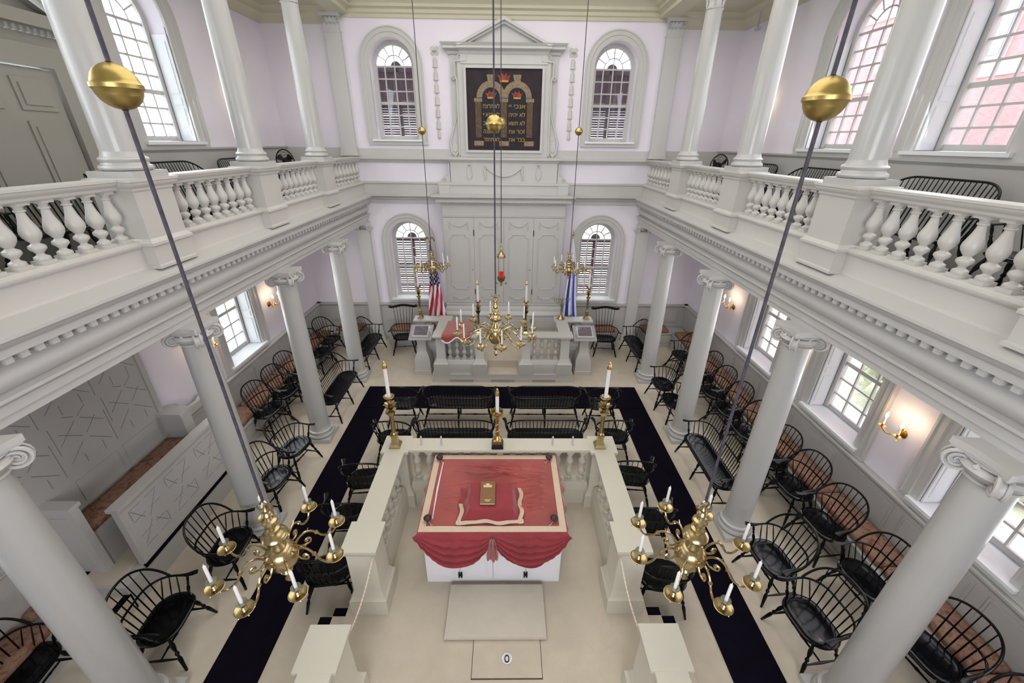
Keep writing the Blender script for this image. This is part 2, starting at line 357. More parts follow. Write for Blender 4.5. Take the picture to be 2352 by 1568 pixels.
# ------------------------------------------------------------------ windows
def sweep_casing(mb, path, nrm, prof, M, mi=0):
    rings = [[(p[0] + n[0] * o, p[1] + n[1] * o, v) for o, v in prof] for p, n in zip(path, nrm)]
    mb.rings(rings, mi, M)
def window(n, label, M, uc, half, zs, zsp, arch, cols, rows, reveal=.28, blind=None, lip=.2, sh=True):
    """M maps (u, z, outward depth)"""
    w = sroot('window_%d' % n, label)
    W = M @ T(uc, 0, 0)
    # path round the opening
    if arch:
        pts = [(-half, zs)] + [(half * cos(PI - PI * i / 20), zsp + half * sin(PI - PI * i / 20)) for i in range(21)] + [(half, zs)]
        nr = [(-1, 0)] + [(cos(PI - PI * i / 20), sin(PI - PI * i / 20)) for i in range(21)] + [(1, 0)]
    else:
        pts = [(-half, zs), (-half, zsp), (half, zsp), (half, zs)]; nr = [(-1, 0), (-1, 1), (1, 1), (1, 0)]
    mb = MB(); sweep_casing(mb, pts, nr, [(0, .01), (0, -.03), (.015, -.035), (.02, -.03), (lip * .45, -.035), (lip * .5, -.05), (lip * .85, -.05), (lip * .88, -.065), (lip, -.065), (lip, .01)], W)
    mb.prism([(-half - lip, zs - .1), (half + lip, zs - .1), (half + lip, zs), (-half - lip, zs)], .055, W, z0=-.05)
    struct('casing', mb, 'trim', w)
    struct('sill', MB().prism([(-half - .1, zs - .03), (half + .1, zs - .03), (half + .1, zs + .012), (-half - .1, zs + .012)], .09 + reveal, W, z0=-.09), 'shut', w)
    # sash
    fr = MB(); ft = .05
    hi = half - .035
    inner = [(-hi, zs + .02)] + ([(hi * cos(PI - PI * i / 20), zsp + hi * sin(PI - PI * i / 20)) for i in range(21)] if arch else [(-hi, zsp - .03), (hi, zsp - .03)]) + [(hi, zs + .02)]
    nn = nr
    sweep_casing(fr, inner, [(-a, -b) for a, b in nn], [(-.05, .02), (-.05, .1), (ft, .1), (ft, .02)], W @ T(0, 0, reveal - .06))
    g = reveal
    nb = [0]
    def bar(u0, z0, u1, z1, t=.012):
        nb[0] += 1; e = .0005 * nb[0]
        d = Vector((u1 - u0, z1 - z0)); k = Vector((-d.y, d.x)).normalized() * t
        fr.prism([(u0 + k.x, z0 + k.y), (u0 - k.x, z0 - k.y), (u1 - k.x, z1 - k.y), (u1 + k.x, z1 + k.y)], .035 - 2 * e if e < .012 else .012, W, z0=g - .012 + min(e, .012))
    ztop = zsp if arch else zsp - .05
    bar(-hi, zs + .05, hi, zs + .05, .035)
    for i in range(1, cols): bar(-hi + 2 * hi * i / cols, zs + .04, -hi + 2 * hi * i / cols, ztop)
    for j in range(1, rows): bar(-hi, zs + .04 + (ztop - zs - .04) * j / rows, hi, zs + .04 + (ztop - zs - .04) * j / rows, .028 if j == rows // 2 else .012)
    if arch:
        bar(-hi, zsp, hi, zsp, .016)
        ri = hi * .48
        ap = arc(0, zsp, ri, 14); 
        for a, b in zip(ap[:-1], ap[1:]): bar(a[0], a[1], b[0], b[1], .01)
        bar(0, zsp, 0, zsp + ri, .009)
        for k in range(1, 6):
            a = PI * k / 6; bar(ri * cos(a), zsp + ri * sin(a), hi * cos(a), zsp + hi * sin(a), .01)
    struct('sash', fr, 'trim', w)
    gp = [(-hi, zs + .03)] + ([(hi * cos(PI - PI * i / 20), zsp + hi * sin(PI - PI * i / 20)) for i in range(21)] if arch else [(-hi, zsp - .03), (hi, zsp - .03)]) + [(hi, zs + .03)]
    struct('pane', MB().prism(gp, .004, W, z0=g + .006), 'glass', w, smooth=False)
    if sh:     # folded inside shutters lining the reveal
        for q in (-1, 1):
            s_ = MB(); a, b = sorted((q * (half - .001), q * (half - .022)))
            zt = zsp - (.1 if arch else .02); mid = zs + (zt - zs) * .42
            s_.prism([(a, zs + .02), (b, zs + .02), (b, zt), (a, zt)], reveal - .06, W, z0=.005)
            for zz0, zz1 in ((zs + .1, mid - .12), (mid - .07, mid + .03), (mid + .08, zt - .08)):
                a, b = sorted((q * (half - .02), q * (half - .032)))
                s_.prism([(a, zz0), (b, zz0), (b, zz1), (a, zz1)], reveal - .15, W, z0=.045)
            struct('shutter', s_, 'shut', w)
    if blind:
        bl = MB(); z = zs - .05; hw = half + .06
        while z < zsp - .02:
            for q in (-1, 1):
                c = q * hw / 2
                bh = blind[1] + (blind[2] - blind[1]) * (z - zs) / (zsp - zs)
                bl.add([(c - hw / 2 + .03, z, g + .12), (c + hw / 2 - .03, z, g + .12), (c + hw / 2 - .03, z + bh, g + .15), (c - hw / 2 + .03, z + bh, g + .15)], [(0, 1, 2, 3)], 0, W)
            z += blind[0]
        for u, t in ((-hw, .04), (0, .05), (hw, .04)): bl.prism([(u - t, zs - .1), (u + t, zs - .1), (u + t, zsp + .05), (u - t, zsp + .05)], .05, W, z0=g + .12)
        zz = zs + (zsp - zs) * .5
        for zq in (zs - .05, zz, zsp - .05): bl.prism([(-hw, zq - .035), (hw, zq - .035), (hw, zq + .035), (-hw, zq + .035)], .05, W, z0=g + .12)
        for k in range(2, 23):                      # sunburst slats on half of the fanlight
            a = PI * (k / 44)
            bl.add([(.1 * cos(a), zsp + .1 * sin(a), g + .14), (.1 * cos(a + .03), zsp + .1 * sin(a + .03), g + .14), (hi * cos(a + .025), zsp + hi * sin(a + .025), g + .14), (hi * cos(a), zsp + hi * sin(a), g + .14)], [(0, 1, 2, 3)], 0, W)
        bl.prism(arc(0, zsp, .12, 10), .02, W, z0=g + .13)
        struct('louver_shutters', bl, 'louver', w)
window(1, 'arched window above and left of the ark painting, dark louvers behind', MK, -2.42, .47, 5.03, 6.48, 1, 4, 6, blind=(.05, .043, .06), sh=False)
window(2, 'arched window above and right of the ark painting, dark louvers behind', MK, 2.42, .47, 5.03, 6.48, 1, 4, 6, blind=(.05, .043, .06), sh=False)
window(3, 'arched window left of the ark at floor level with open louvers', MK, -2.42, .47, 1.2, 2.74, 1, 4, 6, blind=(.062, .03, .034), sh=False)
window(4, 'arched window right of the ark at floor level with open louvers', MK, 2.42, .47, 1.2, 2.74, 1, 4, 6, blind=(.062, .03, .034), sh=False)
k = 5
for M, ops, side in ((MR, LOWR, 'right aisle'), (MR, UPR, 'right gallery'), (ML, LOWL, 'left aisle'), (ML, UPL, 'left gallery')):
    for i, (uc, h, zs, zp, ar) in enumerate(ops):
        pos = ['farthest from the camera', 'next from the far end', 'third from the far end', 'nearest the camera'][i] if 'right' in side else ['farthest from the camera', 'nearer the camera', 'nearest the camera'][i]
        window(k, '%s sash window of the %s, %s' % ('arched' if ar else 'square', side, pos), M, uc, h, zs, zp, ar, 3 if not ar else 4, 6 if not ar else 7, lip=.22); k += 1

# ------------------------------------------------------------------ outside
def outside():
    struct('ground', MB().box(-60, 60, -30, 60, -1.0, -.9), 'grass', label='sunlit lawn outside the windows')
    b = thing('brick_building', 'pink brick building with white stone bands seen through the right gallery windows', 'building')
    ob('wall', MB().box(12, 20, -6, 40, -.9, 12), 'brick', b)
    st = MB()
    for z in (4.75, 6.6, 8.6): st.box(11.95, 12.02, -6, 40, z, z + .3)
    ob('stone_band', st, 'stonew', b)
    for y in (4.5, 9.5, 12.2, 17.5, 21.0):
        f = ob('window_frame', MB().box(11.93, 12.05, y - .5, y + .5, 6.9, 8.5), 'stonew', b)
        ob('window_pane', MB().box(11.9, 11.94, y - .4, y + .4, 7.05, 8.35), 'vent', f)
    b = thing('brick_house', 'pink brick house beyond the left windows', 'building')
    ob('wall', MB().box(-11.95, -6.2, 16.4, 18.2, -.9, 10), 'brick', b)
    ob('roof', MB().prism([(-12.2, 10), (-5.9, 10), (-9, 11.6)], 2.2, basis((0, 16.2, 0), (1, 0, 0), (0, 0, 1), (0, 1, 0))), 'vent', b)
    r = random.Random(3)
    t = thing('hedge', 'pale green hedge outside the right aisle windows', 'hedge')
    mb = MB()
    for i in range(140):
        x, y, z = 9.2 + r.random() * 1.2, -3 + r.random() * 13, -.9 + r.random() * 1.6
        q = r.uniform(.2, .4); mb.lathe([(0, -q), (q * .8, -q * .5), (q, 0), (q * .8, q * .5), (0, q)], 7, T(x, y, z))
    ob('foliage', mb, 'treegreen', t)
outside()
# ------------------------------------------------------------------ ornament helpers
def spiral(mb, c, ex, ey, r, turns=2.2, t=.012, n=44, mi=0, a0=0, sgn=1):
    c, ex, ey = Vector(c), Vector(ex), Vector(ey); pts = []; rs = []
    for i in range(n + 1):
        f = i / n; a = a0 + sgn * f * turns * 2 * PI; q = r * (1 - f * .88)
        pts.append(c + ex * (q * cos(a)) + ey * (q * sin(a))); rs.append(t * (1 - .6 * f))
    mb.tube(pts, rs, 6, mi=mi)
def swag(mb, x0, x1, z, sag, y, t=.018, drop=0, mi=0):
    pts = []; rs = []
    for i in range(17):
        f = i / 16; pts.append((x0 + (x1 - x0) * f, y, z - sag * 4 * f * (1 - f))); rs.append(t * (.45 + sin(PI * f) * .75))
    mb.tube(pts, rs, 6, mi=mi)
    pts2 = [(p[0], y - .004, p[2] + t * 1.3 * sin(PI * i / 16)) for i, p in enumerate(pts)]; mb.tube(pts2, t * .4, 5, mi=mi)
    if drop:
        for x in (x0, x1):
            mb.lathe([(0, -t), (t, 0), (0, t)], 7, T(x, y, z), mi)
            mb.tube([(x, y, z), (x - t * .5, y, z - drop * .4), (x + t * .3, y, z - drop * .75), (x, y, z - drop)], [t * .5, t, t * .8, t * .2], 6, mi=mi)
def leafm(mb, M, w, h, curl, mi=0):
    def fn(u, v):
        ww = w * (sin(PI * min(1, v * .85 + .15)) ** .7) * (1 - .25 * abs(sin(v * 9)))
        return ((u - .5) * ww, curl * v * v * v - .02 * w * cos((u - .5) * PI), h * v - curl * .7 * max(0, v - .7))
    mb.grid(fn, 4, 9, mi, M)

# ------------------------------------------------------------------ columns
def ionic(p, r, z, square=False):
    cap = MB()
    cap.lathe([(r, z - .03), (r + .018, z - .02), (r + .018, z - .005), (r, z), (r + .03, z + .02), (r + .055, z + .06), (r + .04, z + .09), (r, z + .1)], 24)
    for k in range(4):
        a = PI / 4 + k * PI / 2; d = Vector((cos(a), sin(a), 0)); n = Vector((-sin(a), cos(a), 0)); c = d * (r * 1.4) + Vector((0, 0, z + .045))
        M = basis(c, d, (0, 0, 1), n)
        cap.prism([(.072 * cos(t * PI / 9), .072 * sin(t * PI / 9)) for t in range(18)], .036, M, z0=-.018)
        for q in (-1, 1): spiral(cap, c + n * (.026 * q), d, Vector((0, 0, 1)), .083, 2.4, .014, 44, a0=PI / 2, sgn=-1)
        # channel running between the volutes
        e = Vector((cos(a + PI / 4), sin(a + PI / 4), 0)); d2 = Vector((cos(a + PI / 2), sin(a + PI / 2), 0))
        A = d * (r * 1.36) + Vector((0, 0, z + .125)); B_ = d2 * (r * 1.36) + Vector((0, 0, z + .125)); Cc = e * (r * 1.12) + Vector((0, 0, z + .1))
        cap.tube([A * (1 - t) ** 2 + Cc * (2 * t * (1 - t)) + B_ * t * t for t in [i / 10 for i in range(11)]], .016, 6)
        cap.lathe([(0, -.03), (.026, 0), (0, .03)], 8, T(*(e * (r * 1.2) + Vector((0, 0, z + .09)))))
    ab = []
    w = r * 1.42
    for k in range(4):
        a = k * PI / 2
        for t in range(-4, 5):
            f = t / 4; x = w * f * .95; y = w * (.86 + .14 * f * f); ab.append((y * cos(a) - x * sin(a), y * sin(a) + x * cos(a)))
    cap.prism(ab, .05, T(0, 0, z + .15)); cap.prism([(x * .95, y * .95) for x, y in ab], .025, T(0, 0, z + .13))
    return ob('capital', cap, 'trim', p)
def lower_col():
    p = thing('column', '', 'column', group='lower columns of the hall')
    b = MB().box(-.235, .235, -.235, .235, 0, .075)
    b.lathe([(.2, .075), (.222, .085), (.232, .105), (.222, .13), (.205, .137), (.2, .15), (.196, .165), (.2, .175), (.21, .185), (.21, .2), (.195, .21), (.18, .215), (.172, .24), (.166, .27)], 32)
    ob('base', b, 'colp', p)
    ob('shaft', MB().lathe([(.166 - .027 * (i / 12) ** 1.6, .26 + 2.72 * i / 12) for i in range(13)], 36), 'colp', p)
    ionic(p, .139, 3.0)
    return p
def corinth(p, r, z, h, n=8, name='capital'):
    c = MB(); c.lathe([(r, z - .03), (r + .02, z - .02), (r, z), (r, z + h * .5), (r * 1.25, z + h * .85), (r * 1.3, z + h * .88)], 20)
    for row, (zz, hh, cu) in enumerate(((z, h * .42, .05), (z + h * .24, h * .46, .06))):
        for k in range(n):
            a = 2 * PI * (k + .5 * row) / n
            leafm(c, RZ(a - PI / 2) @ T(0, r * 1.02, zz), r * .75, hh, cu)
    for k in range(4):
        a = PI / 4 + k * PI / 2; d = Vector((cos(a), sin(a), 0))
        spiral(c, d * (r * 1.45) + Vector((0, 0, z + h * .78)), d, Vector((0, 0, 1)), h * .13, 1.8, .012, 24)
    ab = []; w = r * 1.45
    for k in range(4):
        a = k * PI / 2
        for t in range(-4, 5):
            f = t / 4; x = w * f * .95; y = w * (.82 + .18 * f * f); ab.append((y * cos(a) - x * sin(a), y * sin(a) + x * cos(a)))
    c.prism(ab, h * .12, T(0, 0, z + h * .88))
    return ob(name, c, 'trim', p)
def upper_col():
    p = thing('column', '', 'column', group='upper columns on the gallery fronts')
    b = MB().box(-.205, .205, -.205, .205, 0, .06)
    b.lathe([(.18, .06), (.197, .07), (.203, .085), (.195, .105), (.18, .11), (.172, .13), (.182, .14), (.187, .155), (.18, .168), (.165, .175), (.155, .2), (.15, .22)], 32)
    ob('base', b, 'colp', p)
    ob('shaft', MB().lathe([(.15 - .024 * (i / 12) ** 1.6, .21 + 2.11 * i / 12) for i in range(13)], 36), 'colp', p)
    corinth(p, .126, 2.32, .34)
    return p
def pedestal():
    p = thing('gallery_pedestal', '', 'pedestal', group='pedestals of the gallery fronts')
    d = MB().box(-.16, .2, -.235, .235, .2, .71)
    ob('die', d, 'trimw', p)
    b = MB()
    def ring(prof):
        rs = []
        for o, z in prof: rs.append([(-.16 - o, -.235 - o, z), (.2, -.235 - o, z), (.2, .235 + o, z), (-.16 - o, .235 + o, z)])
        return rs
    b.rings(ring([(.03, -.005), (.03, .02), (.015, .03), (.015, .2), (.035, .21), (.035, .235), (.012, .255), (0, .27)]))
    ob('plinth', b, 'trimw', p)
    c = MB().rings(ring([(0, .68), (.012, .695), (.012, .715), (.03, .73), (.045, .75), (.045, .765), (.055, .77), (.055, .795), (.0, .8)]))
    ob('cap', c, 'trimw', p)
    return p
BAL_A = [(.046, .028), (.05, .04), (.047, .055), (.026, .068), (.022, .08), (.034, .095), (.05, .112), (.052, .125), (.048, .138), (.03, .15), (.024, .158), (.036, .172), (.054, .2), (.06, .225), (.057, .25), (.046, .285), (.035, .32), (.028, .355), (.025, .375), (.034, .38), (.034, .39), (.026, .395), (.028, .41), (.04, .422)]
def baluster(parent, x, y, z, h=.45, prof=BAL_A, name='baluster', w=.05, rs=1, m='trimw', mesh={}):
    key = (round(h, 3), id(prof), rs, w, m)
    if key not in mesh:
        b = MB(); k = h / .45
        b.box(-w, w, -w, w, 0, .028 * k).lathe([(r * rs, zz * k) for r, zz in prof], 16).box(-w * .95, w * .95, -w * .95, w * .95, .422 * k, h)
        o = ob(name, b, m, parent, loc=(x, y, z)); mesh[key] = o.data; return o
    o = bpy.data.objects.new(name, mesh[key]); C.objects.link(o); o.parent = parent; o.location = (x, y, z); return o
names = ['nearest the camera', 'second from the camera', 'third from the camera', 'fourth from the camera']
lc = uc = pd = None
for s in (-1, 1):
    side = 'left' if s < 0 else 'right'
    for i, y in enumerate(COLY):
        l = 'white Ionic column of the %s aisle, %s' % (side, names[i])
        if lc is None: lc = lower_col(); lc.location = (s * 3.38, y, 0); lc['label'] = l
        else: dup(lc, (s * 3.38, y, 0), 0, l)
        l = 'round white column on the %s gallery front, %s' % (side, names[i])
        if uc is None: uc = upper_col(); uc.location = (s * 3.43, y, 4.674); uc['label'] = l
        else: dup(uc, (s * 3.43, y, 4.674), 0, l)
        l = 'grey pedestal under the upper column on the %s gallery, %s' % (side, names[i])
        rz = 0 if s > 0 else PI
        if pd is None: pd = pedestal(); pd.location = (s * 3.42, y, 3.88); pd.rotation_euler.z = rz; pd['label'] = l
        else: dup(pd, (s * 3.42, y, 3.88), rz, l)
    # balustrade bays
    bays = [(RY0 + 3.2, COLY[0] - .25)] + [(COLY[i] + .25, COLY[i + 1] - .25) for i in range(3)] + [(COLY[3] + .25, WY - .06)]
    for i, (a, b) in enumerate(bays):
        t = thing('gallery_balustrade', 'grey balustrade bay of the %s gallery, %s' % (side, ['nearest the camera', 'before the second column', 'between second and third columns', 'between third and fourth columns', 'next to the end wall'][i]), 'balustrade', (s * 3.42, a, 3.88), 0, 'gallery balustrade bays')
        A = basis((0, 0, 0), (s, 0, 0), (0, 0, 1), (0, 1, 0)); L = b - a
        ob('plinth_rail', MB().prism([(-.08, -.005), (-.07, .02), (-.065, .03), (-.065, .185), (-.085, .2), (-.095, .215), (-.095, .23), (-.07, .245), (-.06, .255), (.07, .255), (.09, .2), (.07, .18), (.07, -.005)], L, A), 'trimw', t)
        ob('top_rail', MB().prism([(-.05, .7), (-.06, .71), (-.06, .73), (-.085, .745), (-.095, .76), (-.095, .77), (-.105, .775), (-.105, .795), (.1, .795), (.1, .76), (.06, .73), (.05, .7)], L, A), 'trimw', t)
        n = 9 if i else 11
        for k in range(n): baluster(t, s * .01, L * (k + .5) / n, .255)
# pilasters on the end wall
for s in (-1, 1):
    side = 'left' if s < 0 else 'right'
    p = thing('pilaster', 'flat grey Ionic pilaster on the end wall, %s aisle' % side, 'pilaster', (s * 3.5, WY, 0), 0, 'lower pilasters')
    ob('shaft', MB().box(-.15, .15, -.12, 0, .25, 3.02), 'trim', p)
    ob('base', MB().box(-.22, .22, -.2, 0, 0, .1).box(-.2, .2, -.18, 0, .1, .16).box(-.175, .175, -.15, 0, .16, .21).box(-.165, .165, -.135, 0, .21, .25), 'trim', p)
    c = MB().box(-.16, .16, -.14, 0, 2.98, 3.0).box(-.17, .17, -.16, 0, 3.12, 3.2)
    for q in (-1, 1):
        c.prism([(q * .15 + .065 * cos(t * PI / 8), 3.06 + .065 * sin(t * PI / 8)) for t in range(16)], .14, basis((0, 0, 0), (1, 0, 0), (0, 0, 1), (0, -1, 0)))
        spiral(c, (q * .15, -.145, 3.06), (1, 0, 0), (0, 0, 1), .062, 2.2, .01, 36, a0=PI / 2, sgn=-q)
    ob('capital', c, 'trim', p)
    p = thing('pilaster', 'grey pilaster with leafy capital beside the upper window, %s of the ark' % side, 'pilaster', (s * 3.55, WY, 4.67), 0, 'upper pilasters')
    ob('shaft', MB().box(-.16, .16, -.1, 0, .2, 2.36), 'trim', p)
    ob('base', MB().box(-.2, .2, -.15, 0, .02, .08).box(-.19, .19, -.14, 0, .08, .14).box(-.175, .175, -.12, 0, .14, .2), 'trim', p)
    c = MB().box(-.17, .17, -.11, 0, 2.34, 2.37).box(-.15, .15, -.1, 0, 2.37, 2.6).box(-.21, .21, -.17, 0, 2.6, 2.66)
    for row in range(2):
        for k in range(4 - row): leafm(c, T(-.12 + .08 * k + .04 * row, -.1, 2.37 + .1 * row) @ RZ(PI), .1, .14, .05)
    for q in (-1, 1): spiral(c, (q * .15, -.13, 2.55), (1, 0, 0), (0, 0, 1), .05, 1.8, .012, 24, a0=PI / 2, sgn=-q)
    ob('capital', c, 'trim', p)

# ------------------------------------------------------------------ ark cabinet, attic and painting
ark = thing('ark_cabinet', 'tall grey carved ark cabinet with four doors against the end wall', 'cabinet', (0, WY - .012, 0))
AF = -.36
ob('body', MB().box(-1.47, 1.47, AF, -.06, 1.2, 3.7), 'trim', ark)
ob('base_cabinet', MB().box(-1.5, 1.5, AF - .12, -.09, .39, .86).box(-1.52, 1.52, AF - .14, -.09, .39, .48), 'trim', ark)
bp = MB()
for i in range(4): bp.box(-1.44 + .735 * i, -.79 + .735 * i, AF - .135, AF - .12, .52, .82).box(-1.38 + .735 * i, -.85 + .735 * i, AF - .145, AF - .135, .57, .77)
ob('base_panels', bp, 'trim', ark)
for x in (-.735, .735): ob('base_hinge', MB().box(x - .012, x + .012, AF - .16, AF - .13, .69, .8), 'iron', ark)
AX = along_x(-1, 0)
def mould(mb, prof, x, y0=0):   # moulding with returns: list (out, z)
    mb.rings([[(-x - o, AF - o, z), (-x - o, 0, z), (x + o, 0, z), (x + o, AF - o, z)] for o, z in prof])
m1 = MB(); mould(m1, [(.1, .85), (.13, .88), (.13, .92), (.1, .95), (.06, 1.0), (.06, 1.06), (.02, 1.12), (.03, 1.15), (.03, 1.19), (0, 1.21)], 1.47); ob('ledge', m1, 'trim', ark)
m2 = MB(); mould(m2, [(0, 3.38), (.02, 3.39), (.02, 3.41), (0, 3.42)], 1.47); ob('door_head', m2, 'trim', ark)
m3 = MB(); mould(m3, [(0, 3.66), (.03, 3.67), (.04, 3.72), (.06, 3.725), (.12, 3.73), (.12, 3.79), (.15, 3.81), (.18, 3.84), (.2, 3.85), (.2, 3.875), (.02, 3.9)], 1.47)
x = -1.49
while x < 1.47: m3.box(x, x + .022, AF - .06, AF - .03, 3.685, 3.72); x += .042
ob('cornice', m3, 'trim', ark)
for i in range(4):
    x0 = -1.45 + .7265 * i; x1 = x0 + .72; xm = (x0 + x1) / 2
    d = ob('door', MB().box(x0, x1, AF - .018, AF + .01, 1.215, 3.37), 'trim', ark)
    c = MB(); y = AF - .022
    swag(c, xm - .22, xm + .22, 3.27, .1, y, .017, .2); swag(c, xm - .2, xm + .2, 1.42, .1, y, .017, .12)
    e = .24; pth = []
    for (cx, cz, a0, a1, sx) in ((xm - e, 2.98, 1.5 * PI, 2 * PI, 1), (xm + e, 2.98, PI, 1.5 * PI, 1)):
        pth += [(cx + .09 * cos(a0 + (a1 - a0) * k / 6), y, cz + .09 * sin(a0 + (a1 - a0) * k / 6)) for k in range(7)]
    pth += [(xm + e, y, 1.72)] + [(xm + e + .09 * cos(PI / 2 + (PI / 2) * k / 6), y, 1.6 + .09 * sin(PI / 2 + (PI / 2) * k / 6)) for k in range(7)]
    pth += [(xm - e + .09 * cos(k * PI / 12), y, 1.6 + .09 * sin(k * PI / 12)) for k in range(7)] + [(xm - e, y, 1.72)]
    c.tube(pth, .012, 6, closed=True)
    ob('carving', c, 'trim', d)
    if i in (0, 2): ob('keyhole', MB().lathe([(.012, 0), (.012, .004)], 8, basis((x1 - .05 if i == 0 else x0 + .66, AF - .019, 2.1), (1, 0, 0), (0, 0, 1), (0, -1, 0))), 'iron', d)
    if i in (0, 3):
        hx = x1 if i == 0 else x0
        for z in (1.45, 2.95): ob('hinge', MB().box(hx - .01, hx + .01, AF - .03, AF - .01, z, z + .14), 'iron', d)
att = thing('ark_attic', 'grey attic panel with carved garland above the ark cornice', 'panel', (0, WY, 0))
A2 = -.24
ob('plinth', MB().box(-1.5, 1.5, A2 - .04, 0, 3.88, 4.12).box(-1.52, -1.27, A2 - .06, 0, 3.9, 4.12).box(1.27, 1.52, A2 - .06, 0, 3.9, 4.12).box(-1.54, 1.54, A2 - .07, 0, 4.1, 4.15), 'trim', att)
ob('panel', MB().box(-1.24, 1.24, A2, 0, 4.15, 4.6), 'trim', att)
cp = MB(); cp.rings([[(-1.24 - o, A2 - o, z), (-1.24 - o, 0, z), (1.24 + o, 0, z), (1.24 + o, A2 - o, z)] for o, z in [(0, 4.57), (.02, 4.59), (.04, 4.62), (.07, 4.64), (.07, 4.68), (.02, 4.7)]]); ob('cap', cp, 'trim', att)
g = MB(); swag(g, -.43, .43, 4.5, .2, A2 - .015, .03, .32)
for x in (-.8, .8):
    for k in range(9):
        for q in (-1, 1): leafm(g, T(x, A2 - .004, 4.5 - .033 * k) @ RY(q * .9 + PI) @ RZ(PI), .05, .085 * sin(PI * (k + 2.5) / 12), .02)
    g.lathe([(0, -.03), (.04, 0), (0, .03)], 8, T(x, A2 - .01, 4.53))
ob('garland', g, 'trim', att)
for q in (-1, 1):
    s_ = MB(); pts = [(q * (1.24 + .02), 4.57), (q * 1.3, 4.56), (q * 1.3, 4.45), (q * 1.27, 4.38), (q * 1.3, 4.3), (q * 1.4, 4.26), (q * 1.47, 4.2), (q * 1.46, 4.15), (q * 1.25, 4.15)]
    s_.prism(pts, .1, basis((0, A2 + .12, 0), (1, 0, 0), (0, 0, 1), (0, -1, 0)))
    spiral(s_, (q * 1.39, A2 + .015, 4.2), (q, 0, 0), (0, 0, 1), .05, 1.5, .01, 24)
    ob('scroll_bracket', s_, 'trim', att)
fr = thing('painting_surround', 'grey carved surround with pediment framing the dark painting', 'frame', (0, WY, 0))
F0 = -.05
ob('backboard', MB().box(-1.16, 1.16, F0, 0, 4.68, 6.66), 'trim', fr)
ob('inner_board', MB().box(-1.0, 1.0, F0 - .05, F0, 4.7, 6.66).box(-.93, .93, F0 - .07, F0, 6.5, 6.72), 'trim', fr)
fm = MB()
for (a0, a1, b0, b1) in ((-.87, -.82, 4.84, 6.42), (.82, .87, 4.84, 6.42), (-.87, .87, 6.42, 6.47), (-.87, .87, 4.79, 4.84)): fm.box(a0, a1, F0 - .1, F0, b0, b1)
ob('inner_frame', fm, 'trim', fr)
for q in (-1, 1):
    ef = MB()
    ef.tube([(q * .8, F0 - .06, 6.7), (q * .8, F0 - .06, 6.56), (q * 1.06, F0 - .06, 6.54), (q * 1.06, F0 - .06, 6.3), (q * 1.02, F0 - .06, 6.2), (q * 1.02, F0 - .06, 4.72)], .022, 6)
    spiral(ef, (q * .95, F0 - .06, 6.6), (-q, 0, 0), (0, 0, 1), .07, 1.5, .016, 24); spiral(ef, (q * 1.09, F0 - .05, 6.24), (q, 0, 0), (0, 0, 1), .05, 1.5, .02, 20)
    ef.tube([(q * 1.04, F0 - .03, 5.9), (q * 1.06, F0 - .03, 5.5), (q * 1.16, F0 - .03, 5.2), (q * 1.22, F0 - .03, 5.0), (q * 1.2, F0 - .03, 4.8), (q * 1.12, F0 - .03, 4.71), (q * 1.05, F0 - .03, 4.8), (q * 1.04, F0 - .03, 5.0)], [.01, .02, .025, .03, .03, .03, .025, .01], 6)
    ef.prism([(q * 1.03, 4.7), (q * 1.2, 4.74), (q * 1.23, 4.95), (q * 1.16, 5.2), (q * 1.05, 5.5), (q * 1.02, 5.8)], .03, basis((0, F0 + .005, 0), (1, 0, 0), (0, 0, 1), (0, -1, 0)))
    ef.lathe([(.09, 0), (.075, .015), (.05, .01), (.02, .02), (0, .02)], 16, basis((q * 1.12, F0 - .025, 4.9), (.8, 0, 0), (0, 0, 1.3), (0, -1, 0)))
    ob('scrollwork', ef, 'trim', fr)
pe = MB()
pf = [(0, 6.66), (.03, 6.67), (.05, 6.72), (.09, 6.74), (.13, 6.76), (.13, 6.8), (.16, 6.83), (.18, 6.86), (0, 6.87)]
pe.rings([[(-1.16 - o, F0 - o, z), (-1.16 - o, 0, z), (1.16 + o, 0, z), (1.16 + o, F0 - o, z)] for o, z in pf])
pe.rings([[(-.93 - o * .5, F0 - .05 - o, z), (-.93 - o * .5, 0, z), (.93 + o * .5, 0, z), (.93 + o * .5, F0 - .05 - o, z)] for o, z in pf[:-3] + [(0, 6.81)]])
XZ = lambda y: basis((0, y, 0), (1, 0, 0), (0, 0, 1), (0, -1, 0))
for (x0, z0, x1, z1, o, w) in ((1.02, 6.82, 0, 7.3, .22, .06), (1.0, 6.78, 0, 7.24, .16, .05)):
    for q in (-1, 1): pe.prism([(q * x0, z0), (x1, z1), (x1, z1 - w), (q * (x0 - w * 1.6), z0 - .01)], o, XZ(0))
pe.prism([(-.92, 6.8), (.92, 6.8), (0, 7.2)], .08, XZ(0))
ob('pediment', pe, 'trim', fr)
for q, sd in ((-1, 'left'), (1, 'right')):
    t = thing('husk_garland', 'carved grey hanging husk garland on the wall %s of the painting' % sd, 'wall ornament', (q * 1.48, WY, 4.95), 0, 'husk garlands')
    b = MB()
    for k in range(4):
        a = PI / 4 + k * PI / 2; leafm(b, T(.0, -.01, 1.78) @ RY(a), .11, .13, .02); 
    b.lathe([(0, -.03), (.05, 0), (0, .03)], 8, T(0, -.02, 1.78)); ob('bow', b, 'trim', t)
    for k in range(7):
        z = 1.68 - .235 * k; sc = 1 if k < 6 else .7
        h = MB().lathe([(.015, 0), (.035, -.03), (.05, -.08), (.045, -.12), (.055, -.18), (.062, -.19), (.02, -.2), (.02, -.235)], 10, T(0, -.01, z) @ SC(sc, .5, sc)); ob('husk', h, 'trim', t)
